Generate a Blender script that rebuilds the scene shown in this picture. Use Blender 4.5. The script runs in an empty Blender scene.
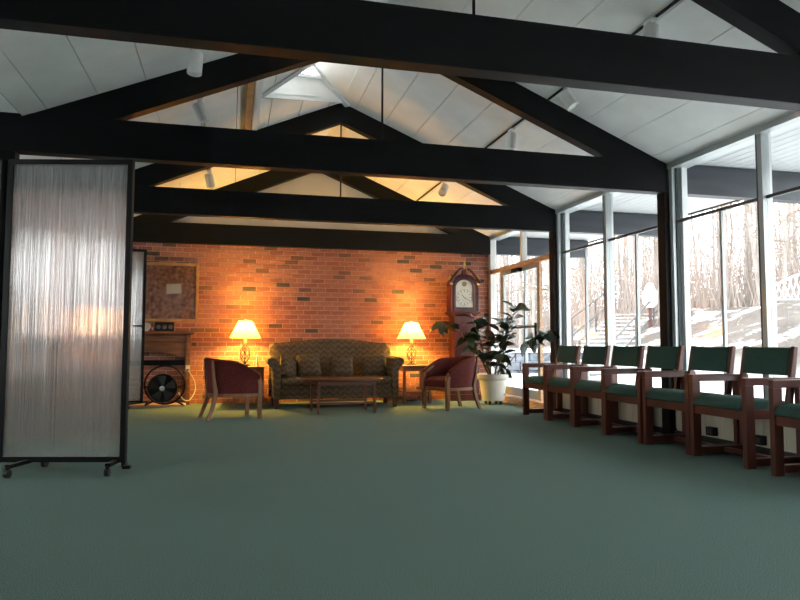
import bpy, math, random
from mathutils import Vector, Matrix
PI = math.pi
R = math.radians
random.seed(7)
sc = bpy.context.scene
col = sc.collection

# ------------------------------------------------------------------ camera, world, light, exposure
F_PX, YAW, PITCH, ROLL, CAM_H = 671.2, 0.2455, 0.0651, 0.0016, 0.9
cam_d = bpy.data.cameras.new('camera')
cam_d.sensor_width = 36.0
cam_d.lens = 36.0 * F_PX / 800.0
cam_d.clip_start = 0.05
cam_d.clip_end = 300
cam = bpy.data.objects.new('camera', cam_d)
col.objects.link(cam)
fw = Vector((math.sin(YAW) * math.cos(PITCH), math.cos(YAW) * math.cos(PITCH), math.sin(PITCH)))
rt = Vector((math.cos(YAW), -math.sin(YAW), 0))
up = rt.cross(fw)
rt2 = math.cos(ROLL) * rt + math.sin(ROLL) * up
up2 = -math.sin(ROLL) * rt + math.cos(ROLL) * up
M3 = Matrix((rt2, up2, -fw)).transposed()
cam.matrix_world = Matrix.Translation((0, 0, CAM_H)) @ M3.to_4x4()
sc.camera = cam

sc.view_settings.view_transform = 'Standard'
sc.view_settings.look = 'None'
sc.view_settings.gamma = 1.0
sc.view_settings.use_curve_mapping = False
sc.view_settings.exposure = 0.0

world = bpy.data.worlds.new('overcast_sky')
sc.world = world
world.use_nodes = True
bg = world.node_tree.nodes['Background']
bg.inputs[0].default_value = (0.975, 0.99, 0.99, 1)
bg.inputs[1].default_value = 8.8

cy = sc.cycles
cy.use_denoising = True
cy.max_bounces = 10
cy.diffuse_bounces = 6
cy.glossy_bounces = 4
cy.transmission_bounces = 6
cy.transparent_max_bounces = 16
cy.caustics_reflective = False
cy.sample_clamp_indirect = 25.0

# portal over the window wall: guides sky sampling, gives no light of its own
pl = bpy.data.lights.new('window_portal', 'AREA')
pl.shape = 'RECTANGLE'
pl.size = 2.4
pl.size_y = 13.2
pl.cycles.is_portal = True
po = bpy.data.objects.new('window_portal', pl)
col.objects.link(po)
po.location = (4.34, 4.0, 1.5)
po.rotation_euler = (0, PI / 2, 0)

# ------------------------------------------------------------------ fitted room dimensions
XL, XR, XC = -1.62, 4.16, 1.28
TY = [3.366, 5.717, 8.087, 10.434]      # front faces of the four trusses in view
TT = 0.12
ZE, ZR = 2.684, 3.891
ZB, ZT = 2.397, 2.705
DR = 0.2485
K = (ZR - ZE) / (XR - XC)
XG = 4.22                                # glass plane
XW = -4.8                                # far wall of the side room
YB = 10.53                               # face of the brick wall
YF = -2.5
ZFLAT = 2.695
def roof(x): return ZR - K * abs(x - XC)

# ------------------------------------------------------------------ materials
MATS = {}
def new_mat(name):
    m = bpy.data.materials.new(name)
    m.use_nodes = True
    nt = m.node_tree
    return m, nt, nt.nodes['Principled BSDF']
def N(nt, typ, **kw):
    n = nt.nodes.new(typ)
    for k, v in kw.items(): setattr(n, k, v)
    return n
def mat(name, c, rough=0.5, metal=0.0, noise=None, bump=None, spec=0.5, c2=None, coord='Object', aniso=(1, 1, 1), sheen=0.0):
    """plain principled; noise=(scale, amount) mottles the colour, bump=(scale, strength, distance)"""
    m, nt, b = new_mat(name)
    b.inputs['Base Color'].default_value = (*c, 1)
    b.inputs['Roughness'].default_value = rough
    b.inputs['Metallic'].default_value = metal
    b.inputs['Specular IOR Level'].default_value = spec
    if sheen:
        b.inputs['Sheen Weight'].default_value = sheen
    if noise or bump:
        tc = N(nt, 'ShaderNodeTexCoord')
        mp = N(nt, 'ShaderNodeMapping')
        mp.inputs['Scale'].default_value = aniso
        nt.links.new(tc.outputs[coord], mp.inputs[0])
    if noise:
        t = N(nt, 'ShaderNodeTexNoise')
        t.inputs['Scale'].default_value = noise[0]
        t.inputs['Detail'].default_value = 6
        nt.links.new(mp.outputs[0], t.inputs['Vector'])
        mx = N(nt, 'ShaderNodeMix', data_type='RGBA')
        a = noise[1]
        d = c2 if c2 else tuple(min(1, v * (1 + a)) for v in c)
        e = c if c2 else tuple(v * (1 - a) for v in c)
        mx.inputs[6].default_value = (*e, 1)
        mx.inputs[7].default_value = (*d, 1)
        rp = N(nt, 'ShaderNodeValToRGB')
        rp.color_ramp.elements[0].position = 0.35
        rp.color_ramp.elements[1].position = 0.65
        nt.links.new(t.outputs['Fac'], rp.inputs[0])
        nt.links.new(rp.outputs[0], mx.inputs[0])
        nt.links.new(mx.outputs[2], b.inputs['Base Color'])
    if bump:
        t = N(nt, 'ShaderNodeTexNoise')
        t.inputs['Scale'].default_value = bump[0]
        t.inputs['Detail'].default_value = 4
        nt.links.new(mp.outputs[0], t.inputs['Vector'])
        bp = N(nt, 'ShaderNodeBump')
        bp.inputs['Strength'].default_value = bump[1]
        bp.inputs['Distance'].default_value = bump[2]
        nt.links.new(t.outputs['Fac'], bp.inputs['Height'])
        nt.links.new(bp.outputs[0], b.inputs['Normal'])
    MATS[name] = m
    return m

mat('carpet', (0.120, 0.180, 0.160), 0.95, noise=(190, 0.45), bump=(380, 0.7, 0.006), spec=0.1)
mat('black_timber', (0.0032, 0.0036, 0.0046), 0.5, noise=(9, 0.35), bump=(40, 0.25, 0.004), aniso=(0.15, 1, 1), spec=0.16)
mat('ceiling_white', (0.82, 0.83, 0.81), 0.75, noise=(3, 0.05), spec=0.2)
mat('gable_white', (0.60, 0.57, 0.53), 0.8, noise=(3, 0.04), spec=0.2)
mat('trim_white', (0.74, 0.76, 0.76), 0.45)
mat('plaster', (0.42, 0.40, 0.36), 0.85, noise=(4, 0.06))
mat('alu', (0.46, 0.50, 0.51), 0.38, metal=0.35)
mat('alu_dark', (0.06, 0.065, 0.07), 0.45)
mat('oak_trim', (0.58, 0.36, 0.22), 0.5, noise=(7, 0.25), aniso=(1, 1, 8))
mat('batten_wood', (0.40, 0.22, 0.09), 0.55, noise=(7, 0.2))
mat('heater', (0.82, 0.76, 0.60), 0.5)
mat('grille', (0.03, 0.032, 0.034), 0.5)
mat('black_plastic', (0.008, 0.008, 0.009), 0.4)
mat('black_metal', (0.004, 0.004, 0.005), 0.45, spec=0.22)
mat('mortar', (0.50, 0.36, 0.29), 0.95, noise=(20, 0.1))
BR = [(0.35, 0.140, 0.095), (0.30, 0.115, 0.080), (0.39, 0.165, 0.110), (0.27, 0.105, 0.075), (0.37, 0.16, 0.12), (0.085, 0.060, 0.048), (0.17, 0.085, 0.06)]
for i, c in enumerate(BR):
    mat('brick_%d' % i, c, 0.88, noise=(30, 0.16), bump=(90, 0.5, 0.003), spec=0.2, coord='Generated' if 0 else 'Object')
mat('cherry', (0.110, 0.030, 0.021), 0.32, noise=(6, 0.3), aniso=(1, 1, 0.3))
mat('green_fabric', (0.034, 0.082, 0.068), 0.85, noise=(150, 0.3), bump=(300, 0.5, 0.002), spec=0.25)
mat('burgundy', (0.105, 0.019, 0.016), 0.85, noise=(60, 0.3), bump=(200, 0.4, 0.002), spec=0.2)
mat('walnut', (0.20, 0.085, 0.036), 0.38, noise=(6, 0.3), aniso=(1, 1, 0.3))
mat('table_wood', (0.115, 0.038, 0.018), 0.3, noise=(5, 0.3), aniso=(0.4, 3, 1))
mat('mantel_wood', (0.20, 0.082, 0.036), 0.45, noise=(6, 0.25), aniso=(0.5, 1, 4))
mat('mahogany', (0.085, 0.018, 0.016), 0.3, noise=(6, 0.3), aniso=(1, 1, 0.3))
mat('iron', (0.035, 0.024, 0.018), 0.45, metal=0.6)
mat('brass', (0.55, 0.36, 0.13), 0.35, metal=0.9)
mat('dial', (0.72, 0.69, 0.58), 0.5, noise=(14, 0.05))
mat('dial_ink', (0.03, 0.03, 0.03), 0.6)
mat('dial_gold', (0.35, 0.25, 0.10), 0.5)
mat('pot', (0.66, 0.63, 0.56), 0.5, noise=(6, 0.06))
mat('soil', (0.03, 0.02, 0.014), 0.95)
mat('leaf_dark', (0.012, 0.030, 0.016), 0.32, noise=(12, 0.3))
mat('leaf_olive', (0.030, 0.052, 0.018), 0.35, noise=(12, 0.3))
mat('leaf_red', (0.070, 0.022, 0.020), 0.4)
mat('stem', (0.11, 0.085, 0.05), 0.8)
mat('frame_gold', (0.42, 0.24, 0.09), 0.4, noise=(10, 0.2))
mat('white_plastic', (0.72, 0.73, 0.72), 0.4)
mat('paper', (0.60, 0.55, 0.46), 0.7)
mat('ceramic', (0.65, 0.58, 0.50), 0.3)
mat('ceramic_red', (0.35, 0.05, 0.04), 0.35)
mat('cord_white', (0.6, 0.55, 0.48), 0.5)
mat('wax', (0.85, 0.80, 0.66), 0.5)
mat('bark', (0.25, 0.22, 0.20), 0.9, noise=(6, 0.3))
mat('bark_pale', (0.30, 0.28, 0.255), 0.85, noise=(8, 0.2))
mat('conifer', (0.19, 0.16, 0.13), 0.9, noise=(5, 0.4))
mat('copper_leaf', (0.22, 0.125, 0.065), 0.9, noise=(5, 0.3))
mat('twig', (0.27, 0.225, 0.20), 0.9)
mat('snow_white', (0.80, 0.82, 0.84), 0.9)
mat('iron_white', (0.45, 0.46, 0.46), 0.5)
mat('rail_grey', (0.06, 0.06, 0.063), 0.5)
mat('step_stone', (0.13, 0.13, 0.13), 0.9, noise=(5, 0.2))
mat('sign_post', (0.07, 0.022, 0.018), 0.7)
mat('sign_grey', (0.14, 0.145, 0.15), 0.6)
mat('slate', (0.12, 0.14, 0.165), 0.9, noise=(5, 0.3))
mat('soffit_paint', (0.42, 0.44, 0.45), 0.6)
mat('outrigger_glass_veil', (0.022, 0.028, 0.036), 0.5, noise=(9, 0.3), aniso=(0.15, 1, 1))  # beam ends outside: veil of the glass and snow light put into the colour
mat('roofing', (0.12, 0.12, 0.12), 0.9)

# snow and leaf litter on the ground outside
m, nt, b = new_mat('snow_ground'); MATS['snow_ground'] = m
tc = N(nt, 'ShaderNodeTexCoord')
t1 = N(nt, 'ShaderNodeTexNoise'); t1.inputs['Scale'].default_value = 0.9; t1.inputs['Detail'].default_value = 8; t1.inputs['Roughness'].default_value = 0.7
t2 = N(nt, 'ShaderNodeTexNoise'); t2.inputs['Scale'].default_value = 5.0; t2.inputs['Detail'].default_value = 5
nt.links.new(tc.outputs['Object'], t1.inputs['Vector']); nt.links.new(tc.outputs['Object'], t2.inputs['Vector'])
rp = N(nt, 'ShaderNodeValToRGB'); rp.color_ramp.elements[0].position = 0.52; rp.color_ramp.elements[1].position = 0.66
nt.links.new(t1.outputs['Fac'], rp.inputs[0])
lit = N(nt, 'ShaderNodeMix', data_type='RGBA'); lit.inputs[6].default_value = (0.030, 0.024, 0.020, 1); lit.inputs[7].default_value = (0.11, 0.092, 0.080, 1)
nt.links.new(t2.outputs['Fac'], lit.inputs[0])
# litter lies only on the planted bank; flat ground and path keep their snow
sep = N(nt, 'ShaderNodeSeparateXYZ'); nt.links.new(tc.outputs['Object'], sep.inputs[0])
bank = N(nt, 'ShaderNodeMapRange'); bank.inputs[1].default_value = 7.2; bank.inputs[2].default_value = 9.2
nt.links.new(sep.outputs[0], bank.inputs[0])
inv = N(nt, 'ShaderNodeMath', operation='SUBTRACT'); inv.inputs[0].default_value = 1.0; nt.links.new(bank.outputs[0], inv.inputs[1])
mx_ = N(nt, 'ShaderNodeMath', operation='MAXIMUM'); nt.links.new(inv.outputs[0], mx_.inputs[0]); nt.links.new(rp.outputs[0], mx_.inputs[1])
fin = N(nt, 'ShaderNodeMix', data_type='RGBA'); fin.inputs[7].default_value = (0.86, 0.88, 0.90, 1)
nt.links.new(mx_.outputs[0], fin.inputs[0]); nt.links.new(lit.outputs[2], fin.inputs[6])
nt.links.new(fin.outputs[2], b.inputs['Base Color']); b.inputs['Roughness'].default_value = 0.9

# window glass: clear with a real reflection
def glass_mat(name, tint, gain):
    m, nt, b = new_mat(name); nt.nodes.remove(b); MATS[name] = m
    out = nt.nodes['Material Output']
    tr = N(nt, 'ShaderNodeBsdfTransparent'); tr.inputs[0].default_value = (*tint, 1)
    gl = N(nt, 'ShaderNodeBsdfGlossy'); gl.inputs['Roughness'].default_value = 0.02
    lw = N(nt, 'ShaderNodeLayerWeight'); lw.inputs[0].default_value = 0.5      # Schlick: same from both faces
    pw = N(nt, 'ShaderNodeMath', operation='POWER'); pw.inputs[1].default_value = 5.0
    mu = N(nt, 'ShaderNodeMath', operation='MULTIPLY_ADD'); mu.inputs[1].default_value = 0.9; mu.inputs[2].default_value = 0.03 * gain; mu.use_clamp = True
    mx = N(nt, 'ShaderNodeMixShader')
    nt.links.new(lw.outputs['Facing'], pw.inputs[0]); nt.links.new(pw.outputs[0], mu.inputs[0]); nt.links.new(mu.outputs[0], mx.inputs[0])
    nt.links.new(tr.outputs[0], mx.inputs[1]); nt.links.new(gl.outputs[0], mx.inputs[2])
    nt.links.new(mx.outputs[0], out.inputs[0])
glass_mat('window_glass', (0.97, 0.985, 0.985), 1.0)
glass_mat('picture_glass', (0.95, 0.95, 0.95), 1.4)

# fluted polycarbonate: upright flutes spread light sideways, heights stay readable
def fluted(name, pitch_m, tilt):
    m, nt, b = new_mat(name); nt.nodes.remove(b); MATS[name] = m
    out = nt.nodes['Material Output']
    tc = N(nt, 'ShaderNodeTexCoord'); sp = N(nt, 'ShaderNodeSeparateXYZ'); nt.links.new(tc.outputs['Object'], sp.inputs[0])
    dv = N(nt, 'ShaderNodeMath', operation='DIVIDE'); dv.inputs[1].default_value = pitch_m; nt.links.new(sp.outputs[0], dv.inputs[0])
    fl = N(nt, 'ShaderNodeMath', operation='FLOOR'); nt.links.new(dv.outputs[0], fl.inputs[0])
    wn = N(nt, 'ShaderNodeTexWhiteNoise', noise_dimensions='1D'); nt.links.new(fl.outputs[0], wn.inputs['W'])
    sb = N(nt, 'ShaderNodeMath', operation='MULTIPLY_ADD'); sb.inputs[1].default_value = 2 * tilt; sb.inputs[2].default_value = -tilt
    nt.links.new(wn.outputs['Value'], sb.inputs[0])
    ge = N(nt, 'ShaderNodeNewGeometry')
    cr = N(nt, 'ShaderNodeVectorMath', operation='CROSS_PRODUCT'); cr.inputs[1].default_value = (0, 0, 1); nt.links.new(ge.outputs['Normal'], cr.inputs[0])
    sv = N(nt, 'ShaderNodeVectorMath', operation='SCALE'); nt.links.new(cr.outputs[0], sv.inputs[0]); nt.links.new(sb.outputs[0], sv.inputs['Scale'])
    ad = N(nt, 'ShaderNodeVectorMath', operation='ADD'); nt.links.new(ge.outputs['Normal'], ad.inputs[0]); nt.links.new(sv.outputs[0], ad.inputs[1])
    nm = N(nt, 'ShaderNodeVectorMath', operation='NORMALIZE'); nt.links.new(ad.outputs[0], nm.inputs[0])
    io = N(nt, 'ShaderNodeMix', data_type='FLOAT'); io.inputs[2].default_value = 1.7; io.inputs[3].default_value = 1 / 1.7
    nt.links.new(ge.outputs['Backfacing'], io.inputs[0])
    rf = N(nt, 'ShaderNodeBsdfRefraction'); rf.inputs['Roughness'].default_value = 0.10; rf.inputs['Color'].default_value = (0.96, 0.97, 0.97, 1)
    nt.links.new(io.outputs[0], rf.inputs['IOR']); nt.links.new(nm.outputs[0], rf.inputs['Normal'])
    gl = N(nt, 'ShaderNodeBsdfGlossy'); gl.inputs['Roughness'].default_value = 0.12; nt.links.new(nm.outputs[0], gl.inputs['Normal'])
    df = N(nt, 'ShaderNodeBsdfDiffuse'); df.inputs[0].default_value = (0.75, 0.77, 0.77, 1)
    m1 = N(nt, 'ShaderNodeMixShader'); m1.inputs[0].default_value = 0.42; nt.links.new(rf.outputs[0], m1.inputs[1]); nt.links.new(gl.outputs[0], m1.inputs[2])
    m2 = N(nt, 'ShaderNodeMixShader'); m2.inputs[0].default_value = 0.14; nt.links.new(m1.outputs[0], m2.inputs[1]); nt.links.new(df.outputs[0], m2.inputs[2])
    nt.links.new(m2.outputs[0], out.inputs[0])
fluted('fluted_polycarbonate', 0.0007, 2.0)

# woven flame-stitch sofa cloth
m, nt, b = new_mat('flame_cloth'); MATS['flame_cloth'] = m
tc = N(nt, 'ShaderNodeTexCoord'); sp = N(nt, 'ShaderNodeSeparateXYZ'); nt.links.new(tc.outputs['Object'], sp.inputs[0])
pp = N(nt, 'ShaderNodeMath', operation='PINGPONG'); pp.inputs[1].default_value = 0.055; nt.links.new(sp.outputs[0], pp.inputs[0])
ad = N(nt, 'ShaderNodeMath', operation='MULTIPLY_ADD'); ad.inputs[1].default_value = 0.9; nt.links.new(pp.outputs[0], ad.inputs[0]); nt.links.new(sp.outputs[2], ad.inputs[2])
ml = N(nt, 'ShaderNodeMath', operation='MULTIPLY'); ml.inputs[1].default_value = 78; nt.links.new(ad.outputs[0], ml.inputs[0])
sn = N(nt, 'ShaderNodeMath', operation='SINE'); nt.links.new(ml.outputs[0], sn.inputs[0])
tn = N(nt, 'ShaderNodeTexNoise'); tn.inputs['Scale'].default_value = 22; nt.links.new(tc.outputs['Object'], tn.inputs['Vector'])
sm = N(nt, 'ShaderNodeMath', operation='MULTIPLY_ADD'); sm.inputs[1].default_value = 0.20; nt.links.new(sn.outputs[0], sm.inputs[0]); nt.links.new(tn.outputs['Fac'], sm.inputs[2])
rp = N(nt, 'ShaderNodeValToRGB')
rp.color_ramp.elements[0].position = 0.25; rp.color_ramp.elements[0].color = (0.072, 0.048, 0.028, 1)
rp.color_ramp.elements[1].position = 0.80; rp.color_ramp.elements[1].color = (0.145, 0.100, 0.060, 1)
nt.links.new(sm.outputs[0], rp.inputs[0]); nt.links.new(rp.outputs[0], b.inputs['Base Color']); b.inputs['Roughness'].default_value = 0.9
b.inputs['Specular IOR Level'].default_value = 0.15

# old print behind the picture glass
m, nt, b = new_mat('old_print'); MATS['old_print'] = m
tc = N(nt, 'ShaderNodeTexCoord')
vn = N(nt, 'ShaderNodeTexNoise'); vn.inputs['Scale'].default_value = 18; vn.inputs['Detail'].default_value = 8; nt.links.new(tc.outputs['Object'], vn.inputs['Vector'])
rp = N(nt, 'ShaderNodeValToRGB')
rp.color_ramp.elements[0].position = 0.36; rp.color_ramp.elements[0].color = (0.17, 0.062, 0.036, 1)
rp.color_ramp.elements[1].position = 0.66; rp.color_ramp.elements[1].color = (0.46, 0.22, 0.13, 1)
nt.links.new(vn.outputs['Fac'], rp.inputs[0]); nt.links.new(rp.outputs[0], b.inputs['Base Color'])

# lamp shade: cloth glowing with the bulb inside
m, nt, b = new_mat('lamp_shade'); MATS['lamp_shade'] = m; nt.nodes.remove(b)
tl = N(nt, 'ShaderNodeBsdfTranslucent'); tl.inputs[0].default_value = (0.52, 0.36, 0.13, 1)
df = N(nt, 'ShaderNodeBsdfDiffuse'); df.inputs[0].default_value = (0.75, 0.68, 0.52, 1)
mx = N(nt, 'ShaderNodeMixShader'); mx.inputs[0].default_value = 0.4
nt.links.new(tl.outputs[0], mx.inputs[1]); nt.links.new(df.outputs[0], mx.inputs[2]); nt.links.new(mx.outputs[0], nt.nodes['Material Output'].inputs[0])
m, nt, b = new_mat('bulb'); MATS['bulb'] = m
b.inputs['Emission Color'].default_value = (1.0, 0.70, 0.30, 1)
b.inputs['Emission Strength'].default_value = 12

# ------------------------------------------------------------------ mesh helpers
class MB:
    def __init__(self): self.v = []; self.f = []; self.mi = []
    def add(self, vs, fs, mi=0):
        o = len(self.v); self.v += [tuple(p) for p in vs]; self.f += [tuple(i + o for i in f) for f in fs]; self.mi += [mi] * len(fs)
    def box(self, x0, x1, y0, y1, z0, z1, mi=0):
        vs = [(x0, y0, z0), (x1, y0, z0), (x1, y1, z0), (x0, y1, z0), (x0, y0, z1), (x1, y0, z1), (x1, y1, z1), (x0, y1, z1)]
        self.add(vs, [(3, 2, 1, 0), (4, 5, 6, 7), (0, 1, 5, 4), (1, 2, 6, 5), (2, 3, 7, 6), (3, 0, 4, 7)], mi); return self
    def hexa(self, b, t, mi=0):
        self.add(list(b) + list(t), [(3, 2, 1, 0), (4, 5, 6, 7), (0, 1, 5, 4), (1, 2, 6, 5), (2, 3, 7, 6), (3, 0, 4, 7)], mi); return self
    def prism(self, poly, d, mi=0):
        """closed polygon of 3-D points, pushed along vector d"""
        n = len(poly); d = Vector(d)
        a = [Vector(p) for p in poly]; b = [p + d for p in a]
        self.add(a + b, [tuple(range(n - 1, -1, -1)), tuple(range(n, 2 * n))] + [(i, (i + 1) % n, n + (i + 1) % n, n + i) for i in range(n)], mi); return self
    def loft(self, rings, cap=True, closed=False, mi=0):
        n = len(rings[0]); vs = [p for r in rings for p in r]; fs = []
        m_ = len(rings)
        for k in range(m_ if closed else m_ - 1):
            a, b = k * n, ((k + 1) % m_) * n
            for i in range(n): fs.append((a + i, a + (i + 1) % n, b + (i + 1) % n, b + i))
        if cap and not closed:
            fs.append(tuple(range(n - 1, -1, -1))); fs.append(tuple((m_ - 1) * n + i for i in range(n)))
        self.add(vs, fs, mi); return self
    def tube(self, pts, rad, n=8, closed=False, mi=0, cap=True):
        pts = [Vector(p) for p in pts]
        if not hasattr(rad, '__len__'): rad = [rad] * len(pts)
        rings = []; prev = None
        for i, p in enumerate(pts):
            if closed: t = pts[(i + 1) % len(pts)] - pts[i - 1]
            else: t = pts[min(i + 1, len(pts) - 1)] - pts[max(i - 1, 0)]
            t.normalize()
            if prev is None: a = t.orthogonal().normalized() if abs(t.z) < 0.95 else Vector((1, 0, 0))
            else: a = prev
            a = (a - t * a.dot(t)).normalized(); prev = a; bb = t.cross(a)
            rings.append([p + rad[i] * (math.cos(2 * PI * k / n) * a + math.sin(2 * PI * k / n) * bb) for k in range(n)])
        return self.loft(rings, cap, closed, mi)
    def bar(self, p, q, w, h, mi=0):
        """square-section bar from p to q: w across (level), h the other way"""
        p, q = Vector(p), Vector(q); t = (q - p).normalized()
        a = t.cross(Vector((0, 0, 1)))
        a = Vector((1, 0, 0)) if a.length < 1e-4 else a.normalized()
        b = a.cross(t)
        r = lambda c: [c - a * w / 2 - b * h / 2, c + a * w / 2 - b * h / 2, c + a * w / 2 + b * h / 2, c - a * w / 2 + b * h / 2]
        return self.loft([r(p), r(q)], mi=mi)
    def lathe(self, prof, n=20, c=(0, 0, 0), mi=0):
        rings = [[(c[0] + r * math.cos(2 * PI * k / n), c[1] + r * math.sin(2 * PI * k / n), c[2] + z) for k in range(n)] for r, z in prof]
        return self.loft(rings, True, False, mi)
    def torus(self, c, ax, R_, r, n=32, m_=8, mi=0):
        ax = Vector(ax).normalized(); a = ax.orthogonal().normalized(); b = ax.cross(a)
        return self.tube([Vector(c) + R_ * (math.cos(2 * PI * k / n) * a + math.sin(2 * PI * k / n) * b) for k in range(n)], r, m_, closed=True, mi=mi)
    def mesh(self, name, mats, smooth=None):
        me = bpy.data.meshes.new(name); me.from_pydata(self.v, [], self.f)
        for m_ in (mats if isinstance(mats, (list, tuple)) else [mats]): me.materials.append(MATS[m_])
        if any(self.mi): me.polygons.foreach_set('material_index', self.mi)
        if smooth is not None:
            me.polygons.foreach_set('use_smooth', [True] * len(me.polygons))
            me.set_sharp_from_angle(angle=R(smooth))
        me.update(); me.validate(); return me
    def build(self, name, mats, parent=None, loc=(0, 0, 0), rot=(0, 0, 0), smooth=None, bevel=0, label=None):
        return link(name, self.mesh(name, mats, smooth), parent, loc, rot, bevel, label)
def link(name, me, parent=None, loc=(0, 0, 0), rot=(0, 0, 0), bevel=0, label=None):
    o = bpy.data.objects.new(name, me); col.objects.link(o)
    o.location = loc; o.rotation_euler = rot
    if parent: o.parent = parent
    if bevel:
        b = o.modifiers.new('bevel', 'BEVEL'); b.width = bevel; b.segments = 2; b.limit_method = 'ANGLE'
    if label: o['label'] = label
    return o
def tag(o, label, cat, group=None):
    o['label'] = label; o['category'] = cat
    if group: o['group'] = group
    return o
def struct(o): o['kind'] = 'structure'; return o
def empty(name, loc=(0, 0, 0), rz=0.0):
    o = bpy.data.objects.new(name, None); col.objects.link(o); o.location = loc; o.rotation_euler = (0, 0, rz); o.empty_display_size = 0.1
    return o
def thing(name, label, cat, loc=(0, 0, 0), rz=0.0, group=None):
    return tag(empty(name, loc, rz), label, cat, group)
def dup(root, loc=None, rz=None, label=None):
    def cp(o, par):
        c = o.copy(); col.objects.link(c); c.parent = par
        for ch in o.children: cp(ch, c)
        return c
    r = cp(root, None)
    if loc is not None: r.location = loc
    if rz is not None: r.rotation_euler = (0, 0, rz)
    if label: r['label'] = label
    return r
def superpillow(w, h, d, n=10):
    """soft cushion in the xz plane, w wide, h high, d deep at the middle"""
    mb = MB(); V = {}
    vs = []; fs = []
    for s in (-1, 1):
        for j in range(n + 1):
            for i in range(n + 1):
                u, v = 2 * i / n - 1, 2 * j / n - 1
                e = max(0.0, (1 - abs(u) ** 2.6) * (1 - abs(v) ** 2.6)) ** 0.5
                pin = 1 - 0.07 * (1 - abs(v) ** 2) * 1.0 * abs(u) ** 4 - 0.0
                pin2 = 1 - 0.07 * (1 - abs(u) ** 2) * abs(v) ** 4
                vs.append((u * w / 2 * pin, s * d / 2 * e, h / 2 + v * h / 2 * pin2))
    m_ = (n + 1) ** 2
    for s in (0, 1):
        for j in range(n):
            for i in range(n):
                a = s * m_ + j * (n + 1) + i
                q = (a, a + 1, a + n + 2, a + n + 1)
                fs.append(q if s == 0 else q[::-1])
    mb.add(vs, fs); return mb

def smooth_path(P, n=6):
    P = [Vector(p) for p in P]; S = []
    for i in range(len(P) - 1):
        a, b, c, e = P[max(i - 1, 0)], P[i], P[i + 1], P[min(i + 2, len(P) - 1)]
        for k in range(n):
            t = k / n; S.append(0.5 * ((2 * b) + (c - a) * t + (2 * a - 5 * b + 4 * c - e) * t * t + (3 * b - a - 3 * c + e) * t ** 3))
    return S + [P[-1]]
# ------------------------------------------------------------------ room shell
struct(MB().box(XW, XG + 0.05, YF, YB + 0.03, -0.12, 0).build('floor', 'carpet'))
wl = MB()
LW = ((1.2, 3.0), (4.2, 6.0), (7.2, 9.0))         # assumed window openings, unseen, added to lighten the side room
wl.box(XW - 0.12, XW, YF, YB + 0.1, -0.12, 0.95).box(XW - 0.12, XW, YF, YB + 0.1, 2.25, 2.9)
for ya, yb in zip((YF,) + tuple(b for a, b in LW), tuple(a for a, b in LW) + (YB + 0.1,)): wl.box(XW - 0.12, XW, ya, yb, 0.95, 2.25)
struct(wl.build('wall_left', 'plaster'))
wf = MB()
wf.prism([(XW, YF, 0), (XG + 0.1, YF, 0), (XG + 0.1, YF, ZE), (XC, YF, ZR + 0.05), (XL, YF, roof(XL) + 0.05), (XL, YF, 2.9), (XW, YF, 2.9)], (0, -0.12, 0))
struct(wf.build('wall_front', 'plaster'))

# brick wall: mortar bed and bricks laid proud of it
wb = struct(MB().box(XW, XG + 0.05, YB + 0.006, YB + 0.16, -0.12, 2.72).build('wall_back', 'mortar'))
BL, BH, JT = 0.2035, 0.0605, 0.0105
PL_, PH = BL + JT, BH + JT
def brick_mb(w): return MB().box(-w / 2, w / 2, 0, 0.03, 0, BH)
bm_cache = {}
def brick_mesh(w, mi):
    k = (round(w, 3), mi)
    if k not in bm_cache: bm_cache[k] = brick_mb(w).mesh('brick', 'brick_%d' % mi)
    return bm_cache[k]
rb = random.Random(3)
cand, rest = [], []
row = 0
z = 0.004
while z + BH < 2.44:
    off = (row % 2) * PL_ / 2 + (0.02 if row % 3 == 0 else 0)
    x = XW + 0.005 + off - PL_
    while x < XG:
        x0, x1 = max(x, XW + 0.002), min(x + BL, XG + 0.0)
        if x1 - x0 > 0.05:
            r_ = rb.random()
            mi = 5 if r_ < 0.05 else 6 if r_ < 0.12 else rb.choice((0, 0, 1, 2, 2, 3, 4))
            item = (x0, x1, z, mi, rb.uniform(-0.002, 0.002))
            hid = (x0 < -1.0) or z < 0.95 or (x1 < -0.45 and z < 2.14) or (x0 > 3.28 and z < 2.2) or z > 2.36
            (rest if hid else cand).append(item)
        x += PL_
    z += PH; row += 1
cand.sort(key=lambda b_: ((b_[0] - 1.4) / 1.0) ** 2 + (b_[2] - 1.55) ** 2 * 2.2)
for x0, x1, z, mi, dy in cand[:300]:
    link('brick', brick_mesh(x1 - x0, mi), wb, ((x0 + x1) / 2, YB + dy, z))
rs = MB()
for x0, x1, z, mi, dy in cand[300:] + rest:
    rs.box(x0, x1, YB + dy, YB + 0.03 + dy, z, z + BH, mi)
o = rs.build('brick_courses', ['brick_%d' % i for i in range(7)], wb); o['kind'] = 'stuff'

# gable above the brick wall: painted panels
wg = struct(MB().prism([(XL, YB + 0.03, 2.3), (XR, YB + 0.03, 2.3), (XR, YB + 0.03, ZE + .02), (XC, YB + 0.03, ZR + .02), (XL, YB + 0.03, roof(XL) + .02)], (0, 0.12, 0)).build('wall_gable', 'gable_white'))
xs = [XL] + [XC - 1.83 + 1.22 * i for i in range(4)] + [XR]
for a, b in zip(xs, xs[1:]):
    a2, b2 = a + 0.004, b - 0.004
    pts = [(a2, YB + 0.035, 2.42), (b2, YB + 0.035, 2.42), (b2, YB + 0.035, roof(b2) - 0.004)]
    if a2 < XC < b2: pts.append((XC, YB + 0.035, ZR - 0.004))
    pts.append((a2, YB + 0.035, roof(a2) - 0.004))
    MB().prism(pts, (0, -0.018, 0)).build('panel', 'gable_white', wg)

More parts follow.
